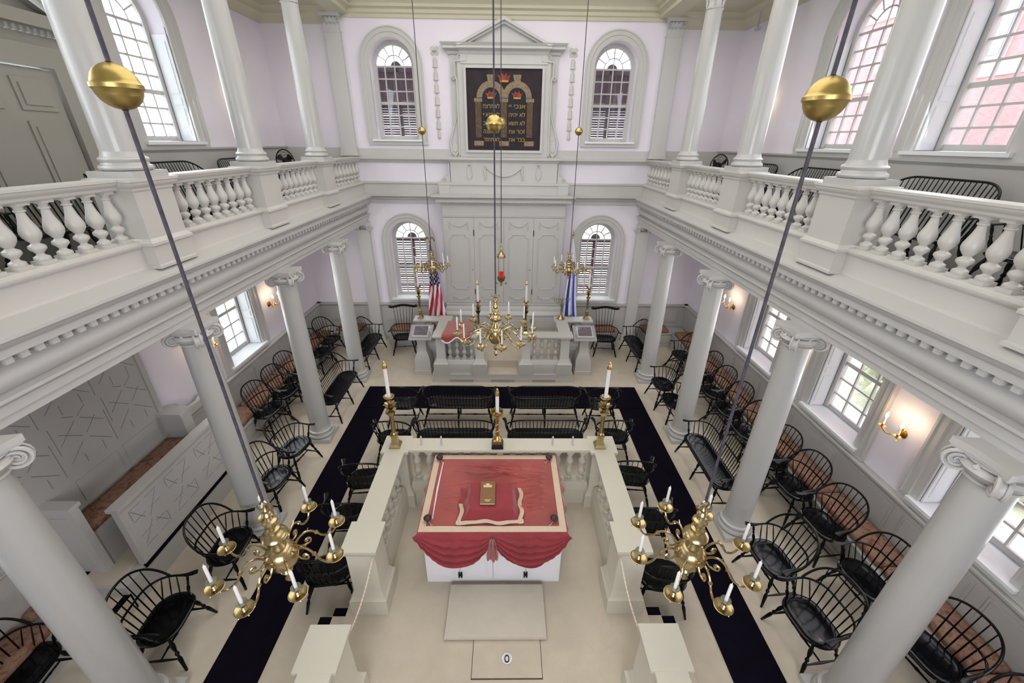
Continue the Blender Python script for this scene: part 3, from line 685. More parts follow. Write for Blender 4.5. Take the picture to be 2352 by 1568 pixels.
# the painting
pt = thing('painting', 'dark painted panel of twin arched tablets with gold Hebrew lettering and red crowns', 'painting', (0, WY - .112, 0))
def flat(nm, poly, z, m, par=pt): return ob(nm, MB().prism(poly, .002, basis((0, 0, 0), (1, 0, 0), (0, 0, 1), (0, -1, 0)), z0=z), m, par, smooth=False)
flat('canvas', [(-.82, 4.84), (.82, 4.84), (.82, 6.42), (-.82, 6.42)], 0, 'cloth_dark')
for q in (-1, 1):
    c = q * .285
    flat('tablet', [(c - .2, 5.0)] + arc(c, 5.88, .2) + [(c + .2, 5.0)], .003, 'slate')
    flat('arch', arc(c, 5.88, .32) + arc(c, 5.88, .195)[::-1], .006 + .001 * q, 'stone')
    flat('keystone', [(c - .05, 6.1), (c + .05, 6.1), (c + .09, 6.31), (c - .09, 6.31)], .009, 'stone')
for x in (-.57, 0, .57):
    flat('pillar', [(x - .065, 5.1), (x + .065, 5.1), (x + .065, 5.8), (x - .065, 5.8)], .01, 'stoned')
    flat('impost', [(x - .09, 5.8), (x + .09, 5.8), (x + .09, 5.87), (x - .09, 5.87)], .012, 'stone')
    flat('pillar_foot', [(x - .11, 4.93), (x + .11, 4.93), (x + .11, 5.03), (x - .11, 5.03)], .012, 'stone')
def crown(x, z, w):
    flat('crown', [(x - w * .6, z), (x + w * .6, z), (x + w * .75, z + w * .5), (x + w, z + w * .95), (x + w * .5, z + w * .75), (x + w * .35, z + w * 1.15), (x, z + w * .85), (x - w * .35, z + w * 1.15), (x - w * .5, z + w * .75), (x - w, z + w * .95), (x - w * .75, z + w * .5)], .014, 'crown')
    flat('crown_band', [(x - w * .58, z), (x + w * .58, z), (x + w * .62, z + w * .25), (x - w * .62, z + w * .25)], .017, 'ochre')
crown(-.285, 5.86, .13); crown(.285, 5.86, .13); crown(0, 6.17, .15)
def text(s, x, z, size, m, par, M=None, y=-.02, align='CENTER', width=None):
    cu = bpy.data.curves.new('lettering', 'FONT'); cu.body = s; cu.size = size; cu.align_x = align; cu.extrude = .001
    o = bpy.data.objects.new('lettering', cu); C.objects.link(o); cu.materials.append(M_[m])
    o.matrix_world = M if M else basis((x, y, z), (1, 0, 0), (0, 0, 1), (0, -1, 0))
    if width:
        bpy.context.view_layer.update(); w = o.dimensions.x
        if w > 0: o.scale.x = width / w
    dg = bpy.context.evaluated_depsgraph_get(); me = bpy.data.meshes.new_from_object(o.evaluated_get(dg)); mx = o.matrix_basis.copy()
    bpy.data.objects.remove(o); o = bpy.data.objects.new('lettering', me); C.objects.link(o); o.matrix_basis = mx
    if not me.materials: me.materials.append(M_[m])
    o.parent = par
    return o
RT = ['אנכי יי', 'לא יהיה', 'לא תשא', 'זכור את', 'כבד את']
LT = ['לא תרצח', 'לא תנאף', 'לא תגנב', 'לא תענה', 'לא תחמד']
for col, x in ((RT, .285), (LT, -.285)):
    for i, s_ in enumerate(col): text(s_[::-1], x, 5.68 - .165 * i, .12, 'ochre', pt, width=.36)
# ------------------------------------------------------------------ floor coverings
for s in (-1, 1):
    a, b = sorted((s * 2.45, s * 3.0))
    tag(ob('carpet_runner', MB().box(a, b, RY0 + .2, 7.1, 0, .012), 'black'), 'long black carpet runner along the %s side of the reading platform' % ('left' if s < 0 else 'right'), 'carpet', 'black carpet runners')
tag(ob('carpet_runner', MB().box(-3.0, 3.0, 7.08, 7.9, .0, .018), 'black'), 'black carpet runner crossing in front of the ark steps', 'carpet', 'black carpet runners')

# ------------------------------------------------------------------ reading platform (bimah)
bi = thing('reading_platform', 'raised beige carpeted reading platform with grey sides in the middle of the hall', 'platform', (0, 0, 0))
ob('deck', MB().box(-1.6, 1.6, .2, 4.42, 0, .5), 'carpet', bi)
ob('riser', MB().box(-1.61, 1.61, 4.3, 4.43, 0, .47), 'trimw', bi)
for s in (-1, 1):
    for i, (x0, x1, z) in enumerate(((1.6, 1.8, .335), (1.8, 2.0, .17))):
        a, b = sorted((s * x0, s * x1)); st = ob('step', MB().box(a, b, 1.6, 2.8, 0, z), 'carpet', bi)
        ob('step_edge', MB().box(a, b, 2.72, 2.805, z - .02, z + .005), 'black', st)
ob('trapdoor', MB().box(-.23, .43, 2.06, 2.42, .495, .506), 'carpet', bi)
ob('trapdoor_gap', MB().box(-.236, -.23, 2.05, 2.42, .495, .5025).box(.43, .436, 2.05, 2.42, .495, .5025).box(-.236, .436, 2.05, 2.06, .495, .5025), 'knob', bi)
ob('trapdoor_ring', MB().lathe([(.045, 0), (.05, .006), (.04, .008), (.035, .002), (.03, .002)], 20, T(.1, 2.22, .507)), 'white', bi)
ob('trapdoor_pull', MB().tube([(.1 + .02 * cos(a * PI / 6), 2.215 + .03 * sin(a * PI / 6), .516) for a in range(12)], .005, 6, closed=True), 'iron', bi)
tag(ob('kneeling_mat', MB().rings([[(-.53 + d, 2.38 + d, z), (.5 - d, 2.38 + d, z), (.5 - d, 2.93 - d, z), (-.53 + d, 2.93 - d, z)] for d, z in ((.004, .51), (0, .52), (0, .552), (.006, .562), (.02, .566))]), 'mat'), 'pale rectangular floor mat in front of the red draped table', 'mat')
BAL_B = [(.04, .028), (.046, .036), (.046, .05), (.026, .06), (.022, .07), (.03, .085), (.05, .13), (.052, .15), (.04, .18), (.026, .2), (.024, .206), (.04, .212), (.04, .222), (.024, .228), (.026, .234), (.04, .254), (.052, .285), (.05, .305), (.03, .35), (.022, .365), (.026, .375), (.044, .385), (.044, .4), (.036, .41), (.04, .422)]
RAILM = ['bim']
def rail_post(par, x0, x1, y0, y1, z0, zt, cap=.035, name='post', basew=.05, zb=.3):
    """square post with flared base"""
    b = MB()
    def rr(o, z): return [(x0 - o, y0 - o, z), (x1 + o, y0 - o, z), (x1 + o, y1 + o, z), (x0 - o, y1 + o, z)]
    b.rings([rr(basew, z0), rr(basew, z0 + zb * .72), rr(basew * .9, z0 + zb * .74), rr(basew * .55, z0 + zb * .82), rr(basew * .45, z0 + zb * .88), rr(.008, z0 + zb), rr(0, z0 + zb + .015), rr(0, zt - .1), rr(.01, zt - .09), rr(.015, zt - .06), rr(cap * .8, zt - .045), rr(cap, zt - .035), rr(cap, zt)])
    return ob(name, b, RAILM[0], par)
def rail_run(par, x0, y0, x1, y1, z0, zt, hw, nb, zb=.35, prof=BAL_B):
    d = Vector((x1 - x0, y1 - y0, 0)); L = d.length; d.normalize(); n = Vector((-d.y, d.x, 0))
    A = basis((x0, y0, 0), n, (0, 0, 1), d)
    w = hw * .8
    ob('plinth', MB().prism([(-w, z0), (w, z0), (w, z0 + zb * .7), (w * .95, z0 + zb * .74), (w * .8, z0 + zb * .85), (w * .75, z0 + zb * .92), (w * .6, z0 + zb), (-w * .6, z0 + zb), (-w * .75, z0 + zb * .92), (-w * .8, z0 + zb * .85), (-w * .95, z0 + zb * .74), (-w, z0 + zb * .7)], L, A), RAILM[0], par)
    ob('hand_rail', MB().prism([(-w * .6, zt - .09), (w * .6, zt - .09), (w * .75, zt - .06), (hw * .85, zt - .045), (hw, zt - .035), (hw, zt - .003), (-hw, zt - .003), (-hw, zt - .035), (-hw * .85, zt - .045), (-w * .75, zt - .06)], L, A), RAILM[0], par)
    for k in range(nb):
        p = Vector((x0, y0, 0)) + d * (L * (k + .5) / nb); baluster(par, p.x, p.y, z0 + zb, zt - .09 - z0 - zb, prof, 'baluster', .05, 1, RAILM[0])
for s, sd in ((-1, 'left'), (1, 'right')):
    t = thing('platform_balustrade', 'cream topped balustrade along the %s side of the reading platform' % sd, 'balustrade', group='balustrades of the reading platform')
    a, b = sorted((s * 1.2, s * 1.48))
    rail_post(t, a, b, 2.69, 2.98, .5, 1.45); rail_post(t, a, b, 4.1, 4.36, .5, 1.45)
    rail_run(t, s * 1.34, 3.0, s * 1.34, 4.08, .5, 1.45, .125, 6)
    t = thing('platform_balustrade', 'cream topped balustrade end at the bottom of the picture, %s of the floor mat' % sd, 'balustrade', group='near balustrade ends')
    rail_post(t, a + .01, b - .01, 1.7, 1.97, .5, 1.45); rail_run(t, s * 1.33, .5, s * 1.33, 1.69, .5, 1.45, .125, 6)
t = thing('platform_balustrade', 'cream topped balustrade across the far side of the reading platform', 'balustrade', group='balustrades of the reading platform')
rail_run(t, -1.19, 4.23, 1.19, 4.23, .5, 1.45, .12, 14)
# rope barriers
for s, sd in ((-1, 'left'), (1, 'right')):
    b = MB()
    p0, p1 = Vector((s * 1.21, 2.655, 1.36)), Vector((s * 1.2, 1.995, 1.36))
    c = []
    for i in range(41):
        f = i / 40; c.append(p0.lerp(p1, f) + Vector((0, 0, -.07 * 4 * f * (1 - f))))
    for q in range(2):
        b.tube([p + Vector((.004 * cos(i * 1.3 + q * PI), 0, .004 * sin(i * 1.3 + q * PI))) for i, p in enumerate(c)], .0045, 6)
    tag(ob('barrier_rope', b, 'cord'), 'twisted cream rope across the %s opening of the reading platform' % sd, 'rope')

# ------------------------------------------------------------------ reading table, velvet cover, bookstand
TX0, TX1, TY0, TY1 = -.8, .69, 2.98, 4.08
tb = thing('reading_table', 'white panelled cupboard table under a red velvet cover', 'table', (0, 0, .5))
ob('body', MB().box(TX0, TX1, TY0 + .02, TY1, 0, .83), 'white', tb)
ob('top', MB().box(TX0 - .03, TX1 + .03, TY0 - .02, TY1 + .03, .82, .85), 'white', tb)
for i in range(4):
    x0 = TX0 + .02 + .363 * i; d = ob('door', MB().box(x0, x0 + .357, TY0, TY0 + .02, .07, .82).box(x0 + .06, x0 + .297, TY0 - .008, TY0, .15, .76).box(x0 + .08, x0 + .277, TY0 - .014, TY0 - .008, .17, .74), 'white', tb)
    if i in (0, 3):
        hx = x0 + (.36 if i == 0 else -.003)
        h = MB().box(hx - .022, hx - .006, TY0 - .02, TY0, .12, .2).box(hx + .006, hx + .022, TY0 - .02, TY0, .12, .2).box(hx - .02, hx + .02, TY0 - .022, TY0, .15, .17)
        ob('hinge', h, 'iron', d)
CZ = 1.358
cv = thing('table_cover', 'red velvet cover with cream braid border and swagged front on the reading table', 'cloth', (0, 0, 0))
X0, X1, Y0, Y1 = -.84, .73, 2.95, 4.13
FOLD = [(.52, 3.9, -.35, 3.97, .022, .013), (.5, 3.82, -.5, 3.95, .02, .012), (.52, 3.72, .1, 3.62, .03, .018), (.5, 3.66, -.1, 3.86, .025, .013), (.5, 3.58, .15, 3.47, .032, .018), (.52, 3.5, .2, 3.36, .03, .018), (.5, 3.42, .22, 3.3, .028, .017), (.5, 3.34, .15, 3.24, .026, .015), (.48, 3.27, .2, 3.2, .024, .014), (.3, 3.86, -.2, 3.72, .02, .014), (.45, 3.78, -.3, 3.8, .018, .011), (-.62, 3.6, -.3, 3.66, .014, .014), (-.6, 3.42, -.42, 3.44, .012, .012), (-.45, 3.2, -.62, 3.3, .012, .014), (-.3, 3.92, .1, 3.84, .018, .013), (-.55, 3.85, -.2, 3.78, .012, .014)]
def wr(x, y):
    o = 0
    for x0, y0, x1, y1, h, w in FOLD:
        dx, dy = x1 - x0, y1 - y0; l2 = dx * dx + dy * dy; t = ((x - x0) * dx + (y - y0) * dy) / l2
        if -.1 < t < 1.1:
            d = abs((x - x0) * dy - (y - y0) * dx) / math.sqrt(l2) + .012 * sin(t * 7)
            o += h * math.exp(-(d / w) ** 2) * max(0, min(1, (t + .1) * 5)) * max(0, min(1, (1.1 - t) * 2))
    return min(o, .04)
ob('top_cloth', MB().grid(lambda u, v: (X0 + (X1 - X0) * u, Y0 + (Y1 - Y0) * v, CZ + wr(X0 + (X1 - X0) * u, Y0 + (Y1 - Y0) * v)), 200, 160), 'velvet', cv, ang=80)
bd = MB()
for k in range(9):
    o = .012 + .0075 * k; mi = k % 2
    z = CZ + .004; w = .0075
    bd.box(X0 + o, X1 - o, Y0 + o, Y0 + o + w, z - .004, z, mi).box(X0 + o, X1 - o, Y1 - o - w, Y1 - o, z - .004, z, mi)
    bd.box(X0 + o, X0 + o + w, Y0 + o + w, Y1 - o - w, z - .004, z - .0004, mi).box(X1 - o - w, X1 - o, Y0 + o + w, Y1 - o - w, z - .004, z - .0004, mi)
ob('braid_border', bd, ['braid', 'braidd'], cv)
def valance(x0, x1, dmax, dmin, nf, y, m='velvetd', name='swag'):
    def fn(u, v):
        x = x0 + (x1 - x0) * u
        d = dmin + (dmax - dmin) * (1 - abs(2 * u - 1) ** 2.2)
        z = CZ - d * v
        ph = (v + .05 * sin(u * 5) + .03 * sin(u * 11 + 1)) * nf * PI * 2
        am = .046 * (sin(PI * u) ** .7) * v ** .5
        sg = -.05 * v * sin(PI * u)
        fo = am * (abs(sin(ph * .5)) * 1.4 - .5) + .012 * sin(u * 40) * (1 - abs(2 * u - 1)) * (1 - v) * 1.2
        # vertical pleats near the gathered ends
        pl = .012 * sin(u * 90) * (abs(2 * u - 1) ** 2) * v
        return (x - (0.5 - u) * .1 * v, y - .002 - .02 * min(1, v * 6) - .05 * sin(PI * v * .5) * sin(PI * u) - fo * min(1, v * 5) - pl, z + .004 * (1 - v))
    ob(name, MB().grid(fn, 70, 46), m, cv, ang=80)
valance(X0 + .005, -.06, .42, .04, 4.6, Y0); valance(-.05, X1 - .005, .42, .04, 5.1, Y0)
ob('jabot', MB().grid(lambda u, v: (-.055 + (u - .5) * (.05 + .1 * v) * (1 if v < .75 else 1 - (v - .75) * 2.0 * abs(u - .3)), Y0 - .045 - .015 * sin(u * 14), CZ - .03 - .36 * v + .06 * v * abs(u - .6)), 16, 14), 'velvet', cv, ang=80)
for q, xe in ((-1, X0), (1, X1)):
    ob('side_drop', MB().grid(lambda u, v: (xe + q * (.002 + .045 * v + .014 * sin(u * 34) * (.3 + v)), Y0 + .01 + (Y1 - Y0 - .02) * u, CZ - .02 - .26 * v * (.65 + .35 * cos(u * 7 - 1))), 70, 12), 'velvet', cv, ang=80)
ob('back_drop', MB().grid(lambda u, v: (X0 + (X1 - X0) * u, Y1 + .012 + .02 * v + .01 * sin(u * 40) * v, CZ - .01 - .14 * v), 70, 6), 'velvet', cv, ang=80)
for n_, (x, y) in {'far left': (-.76, 4.03), 'far right': (.63, 4.04), 'near left': (-.75, 3.1), 'near right': (.6, 3.1)}.items():
    k = thing('scroll_weight_knob', 'dark turned wooden knob on the %s corner of the red cover' % n_, 'knob', (x, y, CZ), 0, 'wooden knobs on the table cover')
    ob('stem', MB().lathe([(.012, 0), (.012, .03)], 10), 'knob', k)
    b = MB().lathe([(.012, .025), (.034, .03), (.042, .042), (.042, .05), (.036, .058), (.03, .062), (.02, .068), (0, .07)], 24)
    for i in range(24): b.lathe([(0, -.003), (.004, 0), (0, .003)], 5, T(.041 * cos(i * PI / 12), .041 * sin(i * PI / 12), .046))
    ob('cap', b, 'knob', k)
    q = 1 if x < 0 else -1
    ob('string', MB().tube([(q * .01, -.01, .004), (q * .03, -.035, .004), (q * .045, -.06, .005), (q * .06, -.055, .004)], .003, 5), 'cord', k)
tag(ob('reading_pointer', MB().tube([(-.71, 3.98, CZ + .008), (-.715, 3.55, CZ + .01), (-.705, 3.12, CZ + .008)], [.006, .011, .005], 8), 'white'), 'thin white reading pointer lying along the left edge of the red cover', 'pointer')
bs = thing('book_rest', 'sloping book rest under a small red velvet cloth on the reading table', 'book rest', (0, 0, 0))
def br(u, v):     # draped pyramid-like cloth
    x = -.44 + .72 * u; y = 3.04 + .5 * v
    dx = max(0, abs(x + .08) - .225); dy = max(0, 3.165 - y, y - 3.475)
    d = math.hypot(dx, dy) + .006 * sin(x * 34) * (dy > 0) + .006 * sin(y * 30) * (dx > 0)
    q = max(0, min(1, d / .07)); f = 1 - q * q * (3 - 2 * q)
    h = .1 + .06 * max(0, min(1, (y - 3.16) / .31))
    return (x + .012 * sin(y * 26) * min(1, dx / .1), y - .012 * sin(x * 16 + 1) * min(1, dy / .08) * (y < 3.3), CZ + .014 + h * f + .006 * (1 - f) * sin(x * 30 + y * 20))
ob('velvet_cloth', MB().grid(br, 110, 80), 'velvetd', bs, ang=80)
b = MB()
def edge(u):
    return br(u, .02)
for k in range(7):
    off = .006 * k
    b.tube([(br(i / 40, .02)[0], br(i / 40, .02)[1] + off, br(i / 40, .02 + off * 2)[2] + .006) for i in range(41)], .0036, 5, mi=k % 2)
    b.tube([(br(.98, i / 30)[0] - off, br(.98, i / 30)[1], br(.98 - off * 1.4, i / 30)[2] + .006) for i in range(31)], .0036, 5, mi=k % 2)
    b.tube([(br(.02, i / 30 * .55)[0] + off, br(.02, i / 30 * .55)[1], br(.02 + off * 1.4, i / 30 * .55)[2] + .006) for i in range(31)], .0036, 5, mi=k % 2)
ob('braid_border', b, ['braid', 'braidd'], bs)
bk = thing('prayer_book', 'brown hardback book with gold stamped emblem on the red book rest', 'book', (-.115, 3.325, CZ + .158), 0)
MBk = RX(math.radians(11))
ob('cover', MB().box(-.083, .083, -.135, .135, 0, .004, M=MBk).box(-.083, .083, -.135, .135, .026, .03, M=MBk).box(.079, .083, -.135, .135, 0, .03, M=MBk), 'book', bk)
ob('pages', MB().box(-.08, .078, -.131, .13, .004, .026, M=MBk), 'paper', bk)
gp = MB().box(-.05, .04, .062, .09, .03, .0306, M=MBk).prism([(-.02, .092), (.01, .092), (.016, .11), (.005, .103), (-.005, .112), (-.015, .103), (-.026, .11)], .0006, MBk @ T(0, 0, .03))
gp.box(-.035, .035, -.092, -.088, .03, .0306, M=MBk).box(-.03, .028, -.102, -.098, .03, .0306, M=MBk).box(-.018, .018, -.112, -.109, .03, .0306, M=MBk)
ob('stamped_title', gp, 'goldp', bk)
ob('title_slots', MB().box(-.04, .03, .07, .073, .0306, .031, M=MBk).box(-.044, .034, .079, .082, .0306, .031, M=MBk), 'book', bk)

# ------------------------------------------------------------------ ark steps and balustrade
RAILM[0] = 'trimw'
ap = thing('ark_steps', 'grey fronted carpeted steps and platform before the ark', 'steps')
ob('lower_step', MB().box(-1.62, 1.62, 8.12, WY - .1, 0, .09).box(-1.61, 1.61, 8.13, WY - .1, .09, .2), 'trimw', ap)
ob('step_carpet', MB().box(-.34, .34, 8.135, 8.5, .2, .207), 'carpet', ap)
ob('upper_step', MB().box(-1.3, 1.3, 8.46, 10.2, .2, .39), 'carpet', ap)
for x in (-.95, 0, .95): ob('vent_grille', MB().box(x - .27, x + .27, 8.112, 8.122, .02, .075), 'vent', ap)
for s, sd in ((-1, 'left'), (1, 'right')):
    t = thing('ark_balustrade', 'grey balustrade on the %s half of the ark platform' % sd, 'balustrade', group='balustrades before the ark')
    def px(a, b): return sorted((s * a, s * b))
    a, b = px(1.3, 1.5); rail_post(t, a, b, 8.2, 8.4, .2, 1.15, .06, basew=.075, zb=.36)
    a, b = px(.43, .62); rail_post(t, a, b, 8.2, 8.4, .2, 1.15, .06, basew=.075, zb=.36)
    rail_run(t, s * .63, 8.3, s * 1.29, 8.3, .2, 1.15, .15, 4, .33)
    rail_run(t, s * 1.4, 8.42, s * 1.4, 9.3, .2, 1.15, .14, 5, .33)
    a, b = px(1.3, 1.5); rail_post(t, a, b, 9.1, 9.3, .2, 1.15, .06, basew=.04, zb=.36)
    a, b = px(1.92, 2.1); rail_post(t, a, b, 9.1, 9.3, 0, 1.15, .06, basew=.05, zb=.5)
    rail_run(t, s * 1.5, 9.2, s * 1.93, 9.2, .0, 1.15, .14, 2, .5)
    l = thing('book_lectern', 'grey pedestal lectern with a framed book under clear cover, %s of the ark steps' % sd, 'lectern', (s * 1.9, 8.65, 0), 0, 'book lecterns by the ark')
    b = MB()
    def rr(o, z): return [(-.1 - o, -.1 - o, z), (.1 + o, -.1 - o, z), (.1 + o, .1 + o, z), (-.1 - o, .1 + o, z)]
    b.rings([rr(.1, 0), rr(.1, .1), rr(.085, .11), rr(.08, .4), rr(.035, .52), rr(.02, .56), rr(.005, .6), rr(0, .85), rr(.03, .9), rr(.03, .93)]); ob('pedestal', b, 'trimw', l)
    MT = T(0, 0, 1.03) @ RX(math.radians(22))
    ob('sloped_top', MB().box(-.26, .26, -.24, .24, -.035, 0, M=MT), 'trimw', l)
    ob('page_mount', MB().box(-.18, .18, -.17, .17, .002, .035, M=MT), 'paper', l)
    ob('open_page', MB().box(-.16, .16, -.14, .155, .035, .039, M=MT), 'picture', l)
    ob('clear_cover', MB().box(-.24, .24, -.22, .22, .001, .085, M=MT), 'acryl', l, smooth=False)
# small table with red cloth behind the left ark rail
t = thing('side_table_cloth', 'red cloth with cream edge over a low desk behind the left ark rail', 'cloth')
def rc(u, v):
    x = -1.3 + .58 * u; y = 8.1 + .85 * v; z = 1.185 + .006 * sin(x * 20 + y * 8)
    if v < .12: z -= (.12 - v) * (.9 + .5 * sin(u * 9)); y = 8.12 - .02 * sin(u * 12)
    return (x - .05 * (1 - v) * (u < .5) * (1 - 2 * u), y, z)
ob('cloth', MB().grid(rc, 30, 40), 'velvet', t, ang=80)
ob('cream_edge', MB().tube([(rc(i / 30, .0)[0], rc(i / 30, 0)[1] - .006, rc(i / 30, .0)[2]) for i in range(31)], .016, 6), 'flagw', t)
tag(ob('low_desk', MB().box(-1.22, -.74, 8.5, 8.95, .39, 1.165), 'trimw'), 'low grey desk under the red cloth behind the ark rail', 'desk')

# ------------------------------------------------------------------ wall benches and cushions
def bench(label, M, L, name='wall_bench'):
    t = thing(name, label, 'bench', group='built-in wall benches')
    ob('box_seat', MB().box(0, L, 0, .42, 0, .4, M=M).box(0, L, 0, .45, .385, .41, M=M).box(0, L, 0, .44, 0, .08, M=M), 'dado', t)
    b = MB(); x = .08
    while x + .85 < L: b.box(x, x + .8, .42, .43, .13, .34, M=M).box(x + .04, x + .76, .43, .438, .17, .3, M=M); x += .95
    if b.v: ob('front_panels', b, 'dado', t)
def cushion(label, M, L, group):
    rs = [[M @ Vector((p[0] + L / 2, p[1], p[2])) for p in rrect(L / 2 - d, .2 - d, max(.012, .06 - d), z, 5, .215)] for d, z in ((.012, .411), (0, .43), (-.006, .455), (.004, .485), (.02, .5), (.06, .511), (.12, .514))]
    tag(ob('bench_cushion', MB().rings(rs), 'cushion'), label, 'cushion', group)
# benches run along u, depth v
Rm = basis((4.99, -2.0, 0), (0, 1, 0), (-1, 0, 0), (0, 0, 1)); bench('long grey panelled wall bench along the right aisle', Rm, 12.0)
cut = [1.0, 2.1, 3.2, 4.35, 5.45, 6.6, 7.75, 8.9, 9.95]
for i in range(len(cut) - 1):
    cushion('terracotta floral bench cushion on the right wall bench, %s from the near end' % ['first', 'second', 'third', 'fourth', 'fifth', 'sixth', 'seventh', 'eighth'][i], Rm @ T(cut[i] + 2.0, 0, 0), cut[i + 1] - cut[i] - .02, 'cushions on the right wall bench')
Lm = basis((-4.99, 5.25, 0), (0, 1, 0), (1, 0, 0), (0, 0, 1)); bench('long grey panelled wall bench along the left aisle', Lm, 4.8)
cut = [5.3, 6.45, 7.6, 8.75, 9.95]
for i in range(4): cushion('terracotta floral bench cushion on the left wall bench, %s from the paneled pew' % ['first', 'second', 'third', 'fourth'][i], Lm @ T(cut[i] - 5.25, 0, 0), cut[i + 1] - cut[i] - .02, 'cushions on the left wall bench')
Lm2 = basis((-4.99, -1.0, 0), (0, 1, 0), (1, 0, 0), (0, 0, 1)); bench('grey wall bench at the near end of the left aisle', Lm2, 3.58)
cushion('terracotta floral cushion in the bottom left corner of the picture', Lm2 @ T(2.25, 0, 0), 1.3, 'cushions on the near left bench')
cushion('short terracotta floral cushion beside the pew steps', Lm2 @ T(3.62, 0, .0) @ SC(1, .3, 1), .5, 'cushions on the near left bench')
for s, sd in ((-1, 'left'), (1, 'right')):
    Bm = basis((s * 4.95 if s < 0 else 3.75, WY - .08, 0), (1, 0, 0), (0, -1, 0), (0, 0, 1)); bench('grey wall bench across the end of the %s aisle' % sd, Bm, 1.2)
    cushion('terracotta floral cushion across the end of the %s aisle' % sd, Bm @ T(.02 if s > 0 else .48, 0, 0), .7, 'cushions on the end benches')
    Bm = basis((-3.05 if s < 0 else 1.85, WY - .08, 0), (1, 0, 0), (0, -1, 0), (0, 0, 1)); bench('short grey wall bench below the window %s of the ark' % sd, Bm, 1.2)
    cushion('terracotta floral cushion on the short bench %s of the ark' % sd, Bm @ T(.02, 0, 0), 1.15, 'cushions on the end benches')

# ------------------------------------------------------------------ paneled pew on the left wall
pw = thing('paneled_pew', 'raised grey paneled officers pew with lattice back on the left wall', 'pew')
ob('back_panel', MB().box(-5.05, -4.98, 2.2, 5.02, .3, 2.9).box(-5.05, -4.96, 4.94, 5.02, 1.4, 2.9), 'dado', pw)
gr = MB()
def lat(y0, z0, y1, z1, x=-4.979, w=.004): gr.tube([(x, y0, z0), (x, y1, z1)], w, 4)
for c in (2.62, 3.3, 3.98, 4.64):
    for z in (1.47, 2.15):
        def L_(a, b, c_, d): lat(c + a, z + b, c + c_, z + d)
        L_(-.26, .1, -.05, .27); L_(.03, .335, .2, .475); L_(.26, .08, .04, .27); L_(-.03, .335, -.24, .5); L_(-.27, .36, -.03, .55); L_(.02, .58, .15, .66); L_(.27, .36, .04, .55); L_(-.02, .6, -.12, .66)
        L_(.31, .0, .31, .46); L_(-.31, .26, -.31, .62); L_(-.1, .0, -.1, .12); L_(.14, .0, .14, .13)
ob('lattice_grooves', gr, 'groove', pw)
bp2 = MB()
for y in (2.35, 3.0, 3.65, 4.3): bp2.box(-4.98, -4.968, y, y + .55, .98, 1.36)
ob('back_panels', bp2, 'dado', pw)
ob('seat_box', MB().box(-5.0, -4.66, 3.3, 4.95, .36, .9), 'dado', pw)
ob('dais', MB().box(-5.0, -4.27, 3.02, 5.05, 0, .36), 'dado', pw)
ob('dais_carpet', MB().box(-4.86, -4.4, 3.05, 5.0, .355, .367), 'carpet', pw)
ob('dais_edge', MB().box(-4.285, -4.255, 3.3, 5.04, .325, .372), 'black', pw)
ob('seat_edge', MB().box(-4.9, -4.84, 3.06, 3.9, .36, .372), 'black', pw)
ob('front_screen', MB().box(-4.345, -4.27, 3.32, 5.05, .36, 1.25), 'trim', pw)
ob('screen_cap', MB().box(-4.36, -4.225, 3.29, 5.06, 1.245, 1.29), 'trimw', pw)
for c in (3.62, 4.15, 4.7):
    sg = MB()
    def lf(y0, z0, y1, z1): sg.tube([(-4.269, y0, z0), (-4.269, y1, z1)], .0035, 4)
    for z in (.55, .72, .95, 1.12):
        lf(c - .2, z, c - .03, z); lf(c + .03, z, c + .2, z)
    lf(c - .2, 1.12, c - .2, .98); lf(c + .2, .55, c + .2, .7); lf(c - .18, .58, c + .0, .8); lf(c + .18, 1.1, c - .0, .85); lf(c + .18, .58, c + .05, .76); lf(c - .18, 1.1, c - .06, .9)
    ob('screen_lattice', sg, 'groove', pw)
ob('end_arm', MB().box(-5.0, -4.66, 4.93, 5.1, .36, 1.37).box(-5.02, -4.64, 4.9, 5.13, 1.36, 1.41), 'trim', pw)
sc_ = MB().prism([(5.12, 1.2), (5.12, 1.4), (5.2, 1.4), (5.27, 1.3), (5.4, 1.2), (5.6, 1.18), (5.75, 1.24), (5.9, 1.12), (5.9, 1.07), (5.12, 1.07)], .07, basis((-4.98, 0, 0), (0, 1, 0), (0, 0, 1), (1, 0, 0)))
ob('scrolled_cap', sc_, 'trim', pw)
ob('near_arm', MB().box(-5.0, -4.64, 3.22, 3.31, .36, 1.36).box(-5.02, -4.62, 3.2, 3.33, 1.35, 1.4).box(-4.9, -4.72, 3.21, 3.22, .5, 1.25), 'trim', pw)
for i, (y0, y1, z) in enumerate(((2.82, 3.04, .24), (2.6, 2.82, .12))):
    s_ = ob('pew_step', MB().box(-4.86, -4.27, y0, y1, 0, z), 'carpet', pw)
    for x in (-4.84, -4.33): ob('tread_edge', MB().box(x, x + .06, y0, y1, z - .02, z + .006), 'black', s_)
cushion('brown floral cushion filling the seat of the paneled pew', basis((-5.0, 3.32, .49), (0, 1, 0), (1, 0, 0), (0, 0, 1)) @ SC(1, .8, 1), 1.6, 'pew cushion')
